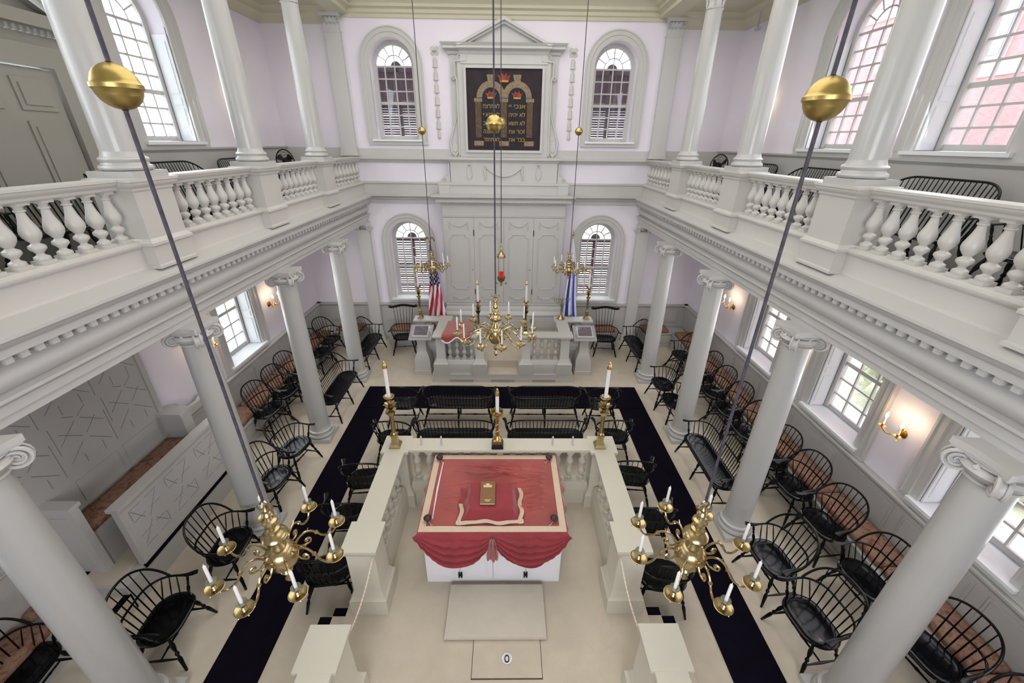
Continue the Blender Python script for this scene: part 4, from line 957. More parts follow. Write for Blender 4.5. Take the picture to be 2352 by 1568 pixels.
# gallery door on the left, its dim light painted in as darker grey
dr = sroot('door_1', 'grey panelled double door with pediment on the left gallery')
ML2 = ML
mb = MB().prism([(4.2, 3.7), (5.32, 3.7), (5.32, 5.66), (4.2, 5.66)], .03, ML2, z0=.0)
struct('leaf', MB().prism([(4.22, 3.72), (5.3, 3.72), (5.3, 5.64), (4.22, 5.64)], .03, ML2, z0=.16 - .33), 'door', dr)
pn = MB()
for (a, b, c, d) in ((4.3, 4.68, 3.85, 4.4), (4.84, 5.22, 3.85, 4.4), (4.3, 4.68, 4.5, 5.15), (4.84, 5.22, 4.5, 5.15), (4.3, 4.68, 5.25, 5.55), (4.84, 5.22, 5.25, 5.55)):
    pn.prism([(a, c), (b, c), (b, d), (a, d)], .015, ML2, z0=-.187).prism([(a + .05, c + .05), (b - .05, c + .05), (b - .05, d - .05), (a + .05, d - .05)], .03, ML2, z0=-.2)
struct('panels', pn, 'door', dr)
fr2 = MB()
for (a, b, c, d) in ((5.32, 5.5, 3.7, 5.66), (4.02, 4.2, 3.7, 5.66), (4.02, 5.5, 5.66, 5.86)): fr2.prism([(a, c), (b, c), (b, d), (a, d)], .2, ML2, z0=-.22)
fr2.prism([(5.5, 3.7), (5.62, 3.7), (5.62, 5.8), (5.5, 5.8)], .06, ML2, z0=-.06).prism([(3.9, 3.7), (4.02, 3.7), (4.02, 5.8), (3.9, 5.8)], .06, ML2, z0=-.06)
fr2.prism([(3.92, 5.84), (5.6, 5.84), (5.6, 6.02), (3.92, 6.02)], .14, ML2, z0=-.14)
struct('architrave', fr2, 'door', dr)
pd2 = MB().prism([(3.8, 6.02), (5.72, 6.02), (5.72, 6.08), (5.78, 6.14), (3.74, 6.14), (3.8, 6.08)], .3, ML2, z0=-.3)
y = 3.85
while y < 5.68: pd2.prism([(y, 5.97), (y + .035, 5.97), (y + .035, 6.02), (y, 6.02)], .2, ML2, z0=-.2); y += .07
for q in (-1, 1): pd2.prism([(4.76 + q * 1.02, 6.14), (4.76, 6.6), (4.76, 6.52), (4.76 + q * .86, 6.14)], .3, ML2, z0=-.3)
pd2.prism([(3.9, 6.14), (5.62, 6.14), (4.76, 6.52)], .1, ML2, z0=-.1)
struct('pediment', pd2, 'door', dr)
# ------------------------------------------------------------------ Windsor chairs and settees (face local +y)
LEGP = [(.0125, 0), (.02, .3), (.021, .36), (.012, .45), (.011, .47), (.02, .5), (.02, .54), (.012, .57), (.012, .6), (.021, .7), (.022, .78), (.014, .9), (.014, 1)]
POSTP = [(.011, 0), (.017, .25), (.018, .35), (.009, .5), (.015, .56), (.009, .62), (.014, .8), (.01, 1)]
def windsor(name, label, cat, L=None, comb=False, group=None):
    t = thing(name, label, cat, group=group)
    long = L is not None
    a = L / 2 if long else .285; b = .21; aw = a + .025; yb = -.25
    r0 = .19
    s = MB().rings([rrect(a - d, b - d, max(.02, r0 - d), z) for d, z in ((.05, .405), (.015, .41), (0, .428), (.004, .442), (.02, .452), (.05, .452), (.09, .445), (.13, .44))])
    ob('seat', s, 'seat', t)
    # legs
    lx = [-(a - .09), a - .09] + ([0] if long else [])
    legs = {}
    for x in lx:
        for q in (-1, 1):
            f = (x * (1 + (.1 / max(.1, abs(x)))) if x else 0, q * .225, 0); top = (x, q * .12, .415); legs[(x, q)] = (Vector(f), Vector(top))
            ob('leg', MB().lathe(LEGP, 10, aim(f, top)), 'lacq', t)
    mid = {}
    for x in lx:
        p, q = [legs[(x, k)][0].lerp(legs[(x, k)][1], .36) for k in (-1, 1)]; mid[x] = (p + q) / 2
        ob('stretcher', MB().tube([p, p.lerp(q, .25), p.lerp(q, .5), p.lerp(q, .75), q], [.008, .011, .015, .011, .008], 8), 'lacq', t)
    xs = sorted(lx)
    for x0, x1 in zip(xs[:-1], xs[1:]):
        p, q = mid[x0], mid[x1]
        ob('stretcher', MB().tube([p.lerp(q, f) for f in (0, .2, .24, .28, .45, .5, .55, .72, .76, .8, 1)], [.008, .01, .014, .01, .013, .018, .013, .01, .014, .01, .008], 8), 'lacq', t)
    # arm bow
    R = .22; pts = []
    half = [(aw + .035, .19), (aw + .02, .15), (aw + .004, .09), (aw, .02), (aw, yb + R)] + [(aw - R + R * cos(k * PI / 12), yb + R - R * sin(k * PI / 12)) for k in range(1, 7)]
    zf = lambda y: .672 + .02 * max(0, min(1, (.1 - y) / .3))
    right = [(x, y, zf(y)) for x, y in half]; pts = right + [(-x, y, z) for x, y, z in right[::-1]]
    ra = [.03, .034, .024, .015, .013] + [.012] * 6; ra = ra + ra[::-1]
    ob('arm_rail', MB().tube(pts, ra, 8, rb=[.009] * 4 + [.011] * (len(pts) - 8) + [.009] * 4), 'lacq', t)
    for q in (-1, 1):
        ob('arm_post', MB().lathe(POSTP, 9, aim((q * (a - .035), .08, .445), (q * aw, .1, .668))), 'lacq', t)
    # hoop
    H = .99; yb0, w = -.07, (aw if not long else .34)
    def hoop(f):       # f in [-1,1]
        if not long:
            th = PI / 2 * (1 - abs(f)); x = aw * cos(th) ** .85; sn = sin(th) ** .8
        else:
            e = 2 * w / (2 * w + 2 * (aw - w))
            if abs(f) > 1 - e: th = PI / 2 * (1 - abs(f)) / e; x = aw - w * (1 - cos(th) ** .9); sn = sin(th) ** .85
            else: x = (aw - w) * abs(f) / (1 - e); sn = 1
        return Vector((x if f > 0 else -x, yb0 - .235 * sn, .685 + (H - .685) * sn))
    N = 40 if not long else 56
    hp = [hoop(-1 + 2 * i / N) for i in range(N + 1)]
    if not comb: ob('back_hoop', MB().tube(hp, .0125, 8), 'lacq', t)
    def hoop_at(x):
        for p, q in zip(hp[:-1], hp[1:]):
            if p.x <= x <= q.x: return p.lerp(q, (x - p.x) / max(1e-6, q.x - p.x))
        return hp[N // 2]
    def rail_back(x):
        k = abs(x) - (aw - R)
        if k <= 0: return Vector((x, yb, .692))
        k = min(k, R * .98); return Vector((x, yb + R - math.sqrt(R * R - k * k), .69))
    ns = 7 if not long else int(round(L / .062))
    for i in range(ns):
        f = (i / (ns - 1) * 2 - 1); sx = f * (a - .1); 
        if comb:
            p0 = Vector((f * .17, -.165, .44)); p1 = Vector((f * .25, -.345, 1.14))
        else:
            tx = f * (aw * .74 if not long else aw - .1); p0 = Vector((sx, -.17 + .03 * abs(f) ** 6, .44)); p1 = hoop_at(tx)
        ob('spindle', MB().tube([p0, p0.lerp(p1, .3), p0.lerp(p1, .6), p1], [.006, .008, .0065, .005], 6), 'lacq', t)
    for q in (-1, 1):
        for k in range(3):
            y = .02 - .075 * k; sx = a - .045 - (.05 if k == 2 else 0) - (.02 if k == 1 else 0)
            p1 = Vector((q * aw, y - .03, .675)) if k < 2 else rail_back(q * (aw - .03))
            ob('short_spindle', MB().tube([(q * sx, y - .02, .445), Vector((q * sx, y - .02, .445)).lerp(p1, .5), p1], [.006, .0075, .005], 6), 'lacq', t)
    if comb:
        b = MB(); cp = []
        for i in range(17):
            f = i / 8 - 1; cp.append((f * .33, -.335 - .03 * (1 - f * f), 1.15 + .02 * cos(f * PI * 1.0)))
        b.tube(cp, [.012] * 17, 8, rb=[.02] + [.032] * 15 + [.02])
        for q in (-1, 1): b.tube([(q * .33 + .026 * cos(k * PI / 6), -.335, 1.145 + .026 * sin(k * PI / 6)) for k in range(12)], .013, 6, closed=True)
        ob('crest_rail', b, 'lacq', t)
    return t
PX, NX, PY, NY = -PI / 2, PI / 2, 0, PI       # facing +x, -x, +y, -y
CH = [
 (-3.5, 2.65, PX + .1, 'black Windsor armchair by the near left column, facing the black runner'),
 (-3.36, 3.52, PX + .05, 'black Windsor armchair in front of the pew screen on the left'),
 (-3.4, 4.66, PX - .12, 'black Windsor armchair just past the second left column, sunlit seat'),
 (-3.42, 5.36, PX - .2, 'black Windsor armchair with a gleaming seat before the third left column'),
 (-4.42, 9.45, PX - .3, 'black Windsor armchair in the far left corner by the end bench'),
 (-4.4, 8.75, PX - .2, 'black Windsor armchair second from the far left corner'),
 (-4.38, 6.4, PX - .15, 'black Windsor armchair against the left wall bench, nearest the pew'),
 (-4.36, 7.02, PX - .15, 'black Windsor armchair against the left wall bench, second from the pew'),
 (-4.42, 7.6, PX - .15, 'black Windsor armchair against the left wall bench, third from the pew, partly behind a column'),
 (-4.48, 2.15, PX + .1, 'black Windsor armchair cut off at the bottom left corner'),
 (3.35, 2.6, NX + .12, 'black Windsor armchair at the foot of the near right column, facing the runner'),
 (3.36, 3.32, NX + .1, 'black Windsor armchair second from the near right column, facing the runner'),
 (4.3, 3.05, NX + .12, 'black Windsor armchair by the right bench, half hidden by the near column'),
 (4.34, 3.83, NX + .1, 'black Windsor armchair by the right bench, second past the near column'),
 (4.36, 4.5, NX + .1, 'black Windsor armchair by the right bench, third past the near column'),
 (4.34, 5.1, NX + .1, 'black Windsor armchair by the right bench, just behind the second right column'),
 (4.34, 5.8, NX + .08, 'black Windsor armchair by the right bench, behind the right settee'),
 (4.33, 6.45, NX + .08, 'black Windsor armchair by the right bench, second beyond the second column'),
 (4.33, 7.06, NX + .08, 'black Windsor armchair by the right bench, third beyond the second column'),
 (4.36, 7.7, NX + .08, 'black Windsor armchair by the right bench, beside the third right column'),
 (3.4, 7.38, NX + .05, 'black Windsor armchair facing the aisle between the third and fourth right columns'),
 (3.4, 6.75, NX + .05, 'black Windsor armchair partly hidden behind the third right column'),
 (4.32, 8.68, NX + .1, 'black Windsor armchair in the far right corner near the end bench'),
 (4.34, 2.28, NX + .15, 'black Windsor armchair in the shadow right of the near right column'),
 (4.4, 1.55, NX + .6, 'black Windsor armchair cut off at the bottom right corner'),
 (-1.98, 3.2, PY + .12, 'black Windsor armchair seen from behind, left of the platform, by the left steps'),
 (-2.02, 3.97, PY + .05, 'black Windsor armchair in the middle of three left of the platform'),
 (-2.02, 4.66, PY + .1, 'black Windsor armchair at the far end of three left of the platform'),
 (1.92, 3.12, PY - .1, 'black Windsor armchair seen from behind, right of the platform, by the right steps'),
 (1.98, 3.9, PY - .05, 'black Windsor armchair in the middle of three right of the platform'),
 (1.98, 4.72, PY - .1, 'black Windsor armchair at the far end of three right of the platform'),
 (-1.9, 6.62, PY, 'black Windsor armchair at the left end of the row on the cross runner'),
 (1.93, 6.62, PY, 'black Windsor armchair at the right end of the row on the cross runner'),
 (-1.84, 5.62, PY + .06, 'black Windsor armchair at the left end of the row behind the platform'),
 (1.92, 5.66, PY - .06, 'black Windsor armchair at the right end of the row behind the platform'),
]
c0 = windsor('windsor_armchair', '', 'chair', group='black Windsor armchairs')
for i, (x, y, rz, l) in enumerate(CH):
    if i == 0: c0.location = (x, y, 0); c0.rotation_euler.z = rz; c0['label'] = l
    else: dup(c0, (x, y, .012 if abs(x) < 2.9 and 6 < y < 8 else 0), rz, l)
SETT = [
 (-3.36, 7.22, 0, PX, 'black Windsor settee between the third and fourth left columns'),
 (-3.38, 9.2, 0, PX - .02, 'black Windsor settee beyond the last left column near the ark'),
 (3.36, 5.08, 0, NX, 'black Windsor settee with long seat between the second and third right columns'),
 (3.36, 9.15, 0, NX + .03, 'black Windsor settee beyond the last right column near the ark'),
 (-.84, 6.66, .012, PY, 'black Windsor settee on the cross runner, left of the pair, seen from behind'),
 (.83, 6.66, .012, PY, 'black Windsor settee on the cross runner, right of the pair, seen from behind'),
 (-.8, 5.66, 0, PY, 'black Windsor settee close behind the platform, left of the pair'),
 (.76, 5.66, 0, PY, 'black Windsor settee close behind the platform, right of the pair'),
 (4.62, 4.75, 3.7, NX, 'black Windsor settee on the right gallery, nearest the camera'),
 (4.62, 6.75, 3.7, NX, 'black Windsor settee on the right gallery, second from the camera'),
 (4.62, 8.4, 3.7, NX, 'black Windsor settee on the right gallery, farthest from the camera'),
 (4.62, 3.1, 3.7, NX, 'black Windsor settee on the right gallery behind the near balusters'),
 (-4.62, 4.6, 3.7, PX, 'black Windsor settee on the left gallery, before the dim grey door'),
 (-4.62, 6.55, 3.7, PX, 'black Windsor settee on the left gallery, under the tall window'),
 (-4.62, 8.25, 3.7, PX, 'black Windsor settee on the left gallery, farthest from the camera'),
 (-4.62, 2.9, 3.7, PX, 'black Windsor settee on the left gallery behind the near balusters'),
]
s0 = windsor('windsor_settee', '', 'settee', L=1.32, group='black Windsor settees')
for i, (x, y, z, rz, l) in enumerate(SETT):
    if i == 0: s0.location = (x, y, z); s0.rotation_euler.z = rz; s0['label'] = l
    else: dup(s0, (x, y, z), rz, l)
k0 = windsor('comb_back_chair', 'tall black comb-back Windsor armchair left of the ark', 'chair', comb=True, group='comb-back chairs by the ark')
k0.location = (-2.58, 9.66, 0); k0.rotation_euler.z = NY + .12
dup(k0, (2.64, 9.6, 0), NY - .05, 'tall black comb-back Windsor armchair right of the ark')

# ------------------------------------------------------------------ candles and chandeliers
cme = {}
def candle(x, y, z, h, r, label, group, tipped=False):
    key = (h, r, tipped)
    c = thing('candle', label, 'candle', (x, y, z), 0, group)
    if key not in cme:
        a = ob('wax_body', MB().lathe([(r, 0), (r * .96, h * .9)] + ([(r * .9, h)] if tipped else [(r * .8, h * .95), (r * .3, h)]), 12), 'candle', c)
        if tipped: b = ob('brass_follower', MB().lathe([(r * 1.25, h - .005), (r * 1.3, h + .01), (r * 1.0, h + .05), (r * .7, h + .065), (r * .75, h + .075), (r * .4, h + .09), (0, h + .092)], 14), 'tip', c)
        else: b = ob('wick', MB().tube([(0, 0, h - .005), (.001, 0, h + .012)], .002, 5), 'candle', c)
        cme[key] = (a.data, a.name, b.data, b.name)
    else:
        for d, n in (cme[key][:2], cme[key][2:]):
            o = bpy.data.objects.new(n.split('.')[0], d); C.objects.link(o); o.parent = c
    return c
def s_arm(R, r0, zc):
    """S curved arm in the xz plane from body to cup"""
    return [(r0, 0, 0), (r0 + (R - r0) * .12, 0, .05), (r0 + (R - r0) * .28, 0, .068), (r0 + (R - r0) * .42, 0, .045), (r0 + (R - r0) * .52, 0, 0), (r0 + (R - r0) * .62, 0, -.05), (r0 + (R - r0) * .78, 0, -.075), (R - .035, 0, -.06), (R - .008, 0, -.02), (R, 0, zc)]
def smooth(p, n=4):
    P = [Vector(q) for q in p]; o = []
    for i in range(len(P) - 1):
        a, b, c, d = P[max(i - 1, 0)], P[i], P[i + 1], P[min(i + 2, len(P) - 1)]
        for k in range(n):
            t = k / n; o.append(.5 * ((2 * b) + (c - a) * t + (2 * a - 5 * b + 4 * c - d) * t * t + (3 * b - a - 3 * c + d) * t ** 3))
    return o + [P[-1]]
DIR8 = ['right', 'far right', 'far', 'far left', 'left', 'near left', 'near', 'near right']
def chandelier(nm, label, loc, R, narm, rot, ballz, who, ballr, group, hook, cz, cs, gg=True, petals=False, rodr=.0095, body=1.0):
    x, y, z = loc               # z = height of drip pans
    t = thing('chandelier', label, 'chandelier', loc, 0, group)
    B = body
    ob('baluster_body', MB().lathe([(0, -.30 * B), (.012, -.29 * B), (.03, -.26 * B), (.02, -.235 * B), (.014, -.22 * B), (.03, -.2 * B), (.045, -.18 * B), (.03, -.165 * B), (.02, -.15 * B), (.03, -.14 * B), (.075, -.12 * B), (.105, -.085 * B), (.118, -.04 * B), (.115, -.005 * B), (.1, .03 * B), (.075, .055 * B), (.055, .062 * B), (.05, .075 * B), (.035, .1 * B), (.03, .125 * B), (.05, .135 * B), (.085, .15 * B), (.092, .17 * B), (.085, .185 * B), (.06, .2 * B), (.045, .21 * B), (.055, .225 * B), (.05, .24 * B), (.03, .25 * B), (.024, .275 * B), (.04, .29 * B), (.055, .3 * B), (.05, .315 * B), (.03, .325 * B), (.022, .345 * B), (.038, .365 * B), (.03, .385 * B), (.012, .4 * B), (0, .405 * B)], 28), 'brass', t)
    hz = hook - z
    f = MB()
    top = .4 * B
    f.tube(smooth([(0, 0, top - .01), (.015, 0, top + (hz - top) * .3), (.028, 0, top + (hz - top) * .6), (.02, 0, hz - .01), (0, 0, hz), (-.02, 0, hz - .01), (-.026, 0, top + (hz - top) * .65)]), .007, 7)
    f.lathe([(.02, top - .01), (.026, top + .01), (.014, top + .03), (.01, top + .05)], 10)
    for q in (-1, 1): f.tube(smooth([(0, 0, top + .02), (q * .04, .0, top + .01), (q * .055, 0, top + .035), (q * .04, 0, top + .045)]), .006, 6)
    ob('finial_figure', f, 'brassd', t)
    am = pm = None
    for k in range(narm):
        a = rot + 2 * PI * k / narm
        if am is None:
            A = MB().tube(smooth(s_arm(R, .1 * 1, -.005)), .0085, 8)
            A.tube(smooth([(.115, 0, -.015), (.15, 0, -.05), (.2, 0, -.05), (.21, 0, -.015), (.185, 0, .0), (.172, 0, -.018), (.185, 0, -.028)]), .0075, 7)
            A.lathe([(0, -.012), (.012, 0), (0, .012)], 8, T(.185, 0, -.02)); A.lathe([(.012, -.012), (.016, 0), (.012, .012)], 8, T(.1 + (R - .1) * .5, 0, .012) @ RY(.9))
            A.tube([(.1 + (R - .1) * .3, 0, .066), (.1 + (R - .1) * .36, 0, .095)], [.006, .003], 6)
            arm = ob('arm', A, 'brass', t); am = arm.data
            P = MB().lathe([(.0, -.014), (.012, -.012), (.03, -.006), (.054, -.001), (.062, .007), (.064, .009), (.061, .01), (.053, .004), (.02, .001), (.012, .012), (.02, .022), (.012, .032), (.013, .05), (.018, .056), (.018, .075), (.012, .076), (.0, .072)], 22)
            if petals:
                for j in range(8): leafm(P, RZ(j * PI / 4) @ T(0, .03, .002) @ RX(-1.25), .04, .06, .0)
            else: 
                for j in range(6): P.lathe([(0, -.006), (.005, 0), (0, .006)], 6, T(.06 * cos(j), .06 * sin(j), -.002) if j < 3 else T(.05 * cos(a), .05 * sin(a), -.01))
            pan = ob('drip_pan', P, 'brass', arm, loc=(R, 0, 0)); pm = pan.data
            if gg: gl = ob('glass_bobeche', MB().lathe([(.016, .07), (.034, .074), (.034, .08), (.014, .08)], 18), 'greenglass', arm, loc=(R, 0, 0)); gm = gl.data
        else:
            arm = bpy.data.objects.new('arm', am); C.objects.link(arm); arm.parent = t
            for n, d in (('drip_pan', pm),) + ((('glass_bobeche', gm),) if gg else ()):
                o = bpy.data.objects.new(n, d); C.objects.link(o); o.parent = arm; o.location = (R, 0, 0)
        arm.rotation_euler.z = a; arm.location = (0, 0, 0)
        deg = math.degrees(a) % 360
        if narm == 12: w = 'at %s on %s, twelve pointing to the ark' % (['three o\'clock', 'two o\'clock', 'one o\'clock', 'twelve o\'clock', 'eleven o\'clock', 'ten o\'clock', 'nine o\'clock', 'eight o\'clock', 'seven o\'clock', 'six o\'clock', 'five o\'clock', 'four o\'clock'][int(round(deg / 30)) % 12], who)
        else: w = 'on the %s arm of %s' % (DIR8[int(round(deg / 45)) % 8], who)
        candle(x + R * cos(a), y + R * sin(a), z + .072, cz, .0115, 'white candle ' + w, 'candles of ' + who)
    r = ob('hanging_rod', MB().tube([(0, 0, hz - .005), (0, 0, TOPZ - z)], rodr, 8), 'rod', t)
    bz = ballz - z
    b = MB().lathe([(.012, bz - ballr * 1.04), (ballr * .16, bz - ballr * 1.03)] + [(ballr * cos(-1.45 + i * .27), bz + ballr * 1.02 * sin(-1.45 + i * .27)) for i in range(5)] + [(ballr * .99, bz - .014), (ballr + .006, bz - .008), (ballr + .006, bz + .008), (ballr, bz + .014)] + [(ballr * cos(.25 + i * .24), bz + ballr * 1.02 * sin(.25 + i * .24)) for i in range(6)] + [(ballr * .16, bz + ballr * 1.03), (.012, bz + ballr * 1.04)], 36)
    ob('gilt_ball', b, 'gold', t)
    return t
R4 = math.radians
chandelier('a', 'brass eight arm chandelier hanging in the left foreground', (-1.61, 2.09, 2.21), .42, 8, R4(-4), 5.2, 'the left foreground chandelier', .088, 'eight arm chandeliers', 2.74, .17, .02, body=1.1)
chandelier('b', 'brass eight arm chandelier hanging in the right foreground', (1.5, 2.1, 2.2), .42, 8, R4(7), 5.19, 'the right foreground chandelier', .088, 'eight arm chandeliers', 2.73, .17, .02, body=1.1)
chandelier('c', 'large brass twelve arm chandelier hanging before the ark', (-.08, 5.5, 2.48), .56, 12, R4(10), 5.2, 'the middle chandelier', .095, 'twelve arm chandelier', 3.03, .21, .02, gg=False, petals=True, body=1.35)
chandelier('d', 'small distant brass chandelier in front of the left ark window', (-1.5, 8.5, 2.62), .33, 8, R4(10), 5.18, 'the small left ark chandelier', .07, 'small ark chandeliers', 2.93, .15, .02, gg=False, rodr=.007, body=.75)
chandelier('e', 'small distant brass chandelier in front of the right ark window', (1.4, 8.5, 2.6), .33, 8, R4(22), 5.2, 'the small right ark chandelier', .07, 'small ark chandeliers', 2.86, .15, .02, gg=False, rodr=.007, body=.75)
# eternal light
e = thing('eternal_light', 'hanging brass lamp with red glass before the ark doors', 'lamp', (-.05, 9.2, 2.2))
ob('hanging_rod', MB().tube([(0, 0, .78), (0, 0, TOPZ - 2.2)], .009, 8), 'rod', e)
ob('crown', MB().lathe([(.1, .45), (.105, .46), (.1, .475), (.085, .52), (.05, .56), (.03, .58), (.035, .6), (.02, .62), (.035, .64), (.02, .67), (.01, .7), (.02, .72), (.008, .75), (0, .755)], 24), 'brass', e)
ob('ring', MB().tube([(.018 * cos(k * PI / 6), 0, .77 + .018 * sin(k * PI / 6)) for k in range(12)], .004, 6, closed=True), 'brass', e)
for k in range(4):
    a = PI / 4 + k * PI / 2; ob('chain', MB().tube([(.09 * cos(a), .09 * sin(a), .46), (.085 * cos(a), .085 * sin(a), .0)], .004, 6), 'brassd', e)
ob('dish', MB().lathe([(0, -.22), (.012, -.2), (.01, -.18), (.03, -.16), (.02, -.14), (.045, -.12), (.08, -.08), (.095, -.03), (.1, 0), (.09, .005), (.07, 0), (0, 0)], 24), 'brassd', e)
ob('glass_cup', MB().lathe([(.04, .0), (.05, .04), (.055, .11), (.05, .11), (.046, .04), (.036, .005)], 20), 'redglass', e)
for k in range(4):
    a = k * PI / 2; ob('pendant_ball', MB().lathe([(0, -.13 - .026), (.02, -.13 - .016), (.026, -.13), (.02, -.114), (0, -.104)], 10, T(.11 * cos(a), .11 * sin(a), -.03)), 'brass', e)
ob('gilt_ball', MB().lathe([(.012, 3.05), (.05, 3.06), (.085, 3.1), (.1, 3.15), (.085, 3.2), (.05, 3.24), (.012, 3.25)], 24), 'gold', e)

# ------------------------------------------------------------------ tall candlesticks
def candlestick(label, loc, H, group, kind=0, s=1.0, name='candlestick'):
    t = thing(name, label, 'candlestick', loc, 0, group)
    def q(r, z): return [(-r, -r, z), (r, -r, z), (r, r, z), (-r, r, z)]
    if kind == 0:
        ob('base', MB().rings([q(.07 * s, 0), q(.07 * s, .015), q(.058 * s, .03), q(.052 * s, .045), q(.038 * s, .07), q(.036 * s, .16), q(.046 * s, .175), q(.046 * s, .19)]), 'brass', t)
        k = H
        ob('stem', MB().lathe([(.04 * s, .19), (.044 * s, .2), (.034 * s, .215), (.028 * s, .23), (.024 * s, k * .6), (.03 * s, k * .61), (.03 * s, k * .63), (.022 * s, k * .64)], 16), 'brassd', t)
        c = MB().rings([q(.025 * s, k * .63), q(.03 * s, k * .65), q(.055 * s, k * .72), q(.058 * s, k * .73), q(.03 * s, k * .735)])
        for j in range(8): leafm(c, RZ(j * PI / 4) @ T(0, .012 * s, k * .74) @ RX(-.6), .045 * s, .075 * s, .02 * s)
        for j in range(8): leafm(c, RZ(j * PI / 4 + .4) @ T(0, .012 * s, k * .81) @ RX(-.9), .055 * s, .085 * s, .02 * s)
        ob('leafy_capital', c, 'brass', t)
        ob('nozzle', MB().lathe([(.018 * s, k * .74), (.014 * s, k * .8), (.022 * s, k * .86), (.03 * s, k * .9), (.024 * s, k * .93), (.03 * s, k * .945), (.055 * s, k * .975), (.068 * s, k), (.064 * s, k + .002), (.045 * s, k * .98), (.0, k * .975)], 20), 'brass', t)
    else:
        ob('plinth', MB().rings([q(.075, 0), q(.075, .03), q(.065, .05), q(.065, .06)]), 'iron', t)
        ob('base', MB().rings([q(.055, .06), q(.055, .1), q(.045, .12)]).lathe([(.05, .11), (.055, .125), (.04, .15), (.03, .17)], 16), 'gold', t)
        st = MB()
        for z in range(24):
            st.tube([(.024 * cos(z * .9 + j * .6), .024 * sin(z * .9 + j * .6), .17 + z * H * .03 + j * .004) for j in range(6)], .008, 5)
        st.lathe([(.024, .16), (.022, H * .9)], 12)
        ob('twisted_stem', st, 'brass', t)
        cu = MB().lathe([(.024, H * .88), (.03, H * .9), (.07, H * .98), (.075, H * 1.06), (.07, H * 1.06), (.06, H * .99), (0, H * .97)], 20)
        for j in range(12): leafm(cu, RZ(j * PI / 6) @ T(0, .068, H * 1.02), .035, .05, .01)
        ob('cup', cu, 'gold', t)
    return t
for x, l in ((-1.35, 'left'), (1.3, 'right')):
    candlestick('tall brass candlestick on the %s far corner of the reading platform' % l, (x, 4.2, 1.45), .76, 'corner candlesticks of the platform')
    candle(x, 4.2, 2.19, .42, .023, 'tall white candle on the %s corner candlestick of the platform' % l, 'platform candles', True)
candlestick('twisted gilt candlestick in the middle of the far platform rail', (-.03, 4.2, 1.45), .5, 'middle candlestick', 1)
candle(-.03, 4.2, 1.935, .3, .023, 'white candle on the twisted middle candlestick', 'platform candles', True)
for x, y, l in ((-.54, 8.3, 'left of the ark opening'), (.5, 8.3, 'right of the ark opening'), (-2.0, 9.2, 'far left, before the window'), (2.02, 9.2, 'far right, before the window')):
    candlestick('brass candlestick on the ark balustrade, %s' % l, (x, y, 1.15), .78 if abs(x) < 1 else .8, 'ark candlesticks', s=.95)
    candle(x, y, 1.91, .4, .024, 'white candle of the ark balustrade, %s' % l, 'ark candles', True)
for i, x in enumerate((-1.02, -.76, .69, .95)):
    tag(ob('rail_peg', MB().lathe([(.013, 0), (.012, .125), (.009, .135), (0, .137)], 10), 'trimw', loc=(x, 4.22, 1.449)), 'slim white peg on the far platform rail, %s' % ['outer left', 'inner left', 'inner right', 'outer right'][i], 'peg', 'pegs on the platform rail')
# menorah
m = thing('menorah', 'small brass menorah on the right ark balustrade', 'menorah', (1.4, 9.2, 1.15))
ob('base', MB().lathe([(.09, 0), (.095, .02), (.07, .04), (.05, .07), (.03, .09), (.02, .11)], 16), 'brass', m)
ob('stem', MB().lathe([(.014, .1), (.022, .15), (.012, .18), (.02, .24), (.012, .28), (.02, .34), (.01, .4), (.01, .52)], 12), 'brass', m)
for k in range(1, 5):
    R = .045 * k
    ob('branch', MB().tube([(R * cos(PI + j * PI / 14), 0, .5 + R * .75 * sin(PI + j * PI / 14)) for j in range(15)], .005, 6), 'brass', m)
cu = MB()
for k in range(-4, 5): cu.lathe([(.006, .495), (.012, .51), (.013, .525), (.01, .525), (0, .515)], 8, T(.045 * k, 0, 0))
ob('cups', cu, 'brass', m)

# ------------------------------------------------------------------ flags
def flag(label, x, y, zt, zb, w, colfn, side, eagle):
    t = thing('flag', label, 'flag', (x, y, 0))
    ob('pole', MB().tube([(0, 0, .08), (0, 0, zt + .05)], .014, 8), 'brassd', t)
    ob('stand', MB().lathe([(.14, .0), (.14, .03), (.05, .06), (.03, .14), (.02, .15)], 20), 'brassd', t)
    f = MB()
    if eagle:
        f.lathe([(.015, zt + .04), (.03, zt + .08), (.025, zt + .12), (.012, zt + .16), (0, zt + .17)], 10)
        for q in (-1, 1): f.tube(smooth([(0, 0, zt + .11), (q * .06, 0, zt + .16), (q * .1, 0, zt + .12), (q * .115, 0, zt + .06)]), [.02] * 12 + [.006], 6)
    else: f.lathe([(.012, zt + .05), (.03, zt + .09), (.012, zt + .15), (0, zt + .22)], 10)
    ob('finial', f, 'brass', t)
    nu, nv = 60, 60; b = MB()
    def fn(u, v):
        z = zt - (zt - zb) * v; wd = .03 + w * v ** .9
        xx = (u - .3) * wd * 1.0
        yy = -.03 - .045 * (v + .15) * sin(u * 15 + v * 1.0)
        return (xx + .015 * sin(v * 6), yy, z - .04 * sin(u * 9) * v)
    b.grid(fn, nu, nv)
    b.m = [colfn((i % nu + .5) / nu, (i // nu + .5) / nv) for i in range(nu * nv)]
    ob('cloth', b, ['flagw', 'flagr', 'flagb', 'isb'], t, ang=80)
    return t
def usa(u, v):
    if v < .55 and u < 1.1 and v < .5 + .1 * sin(u * 3):
        a, b_ = (u * 7) % 1, (v * 16 + (int(u * 7) % 2) * .5) % 1
        return 0 if (a - .5) ** 2 + (b_ - .5) ** 2 < .06 else 2
    return 1 if int((u * 1.0 * 6 + v * 5.5)) % 2 else 0
fl = flag('draped stars and stripes flag on an eagle topped pole left of the ark', -1.78, 9.9, 2.78, .92, .42, usa, 1, True)
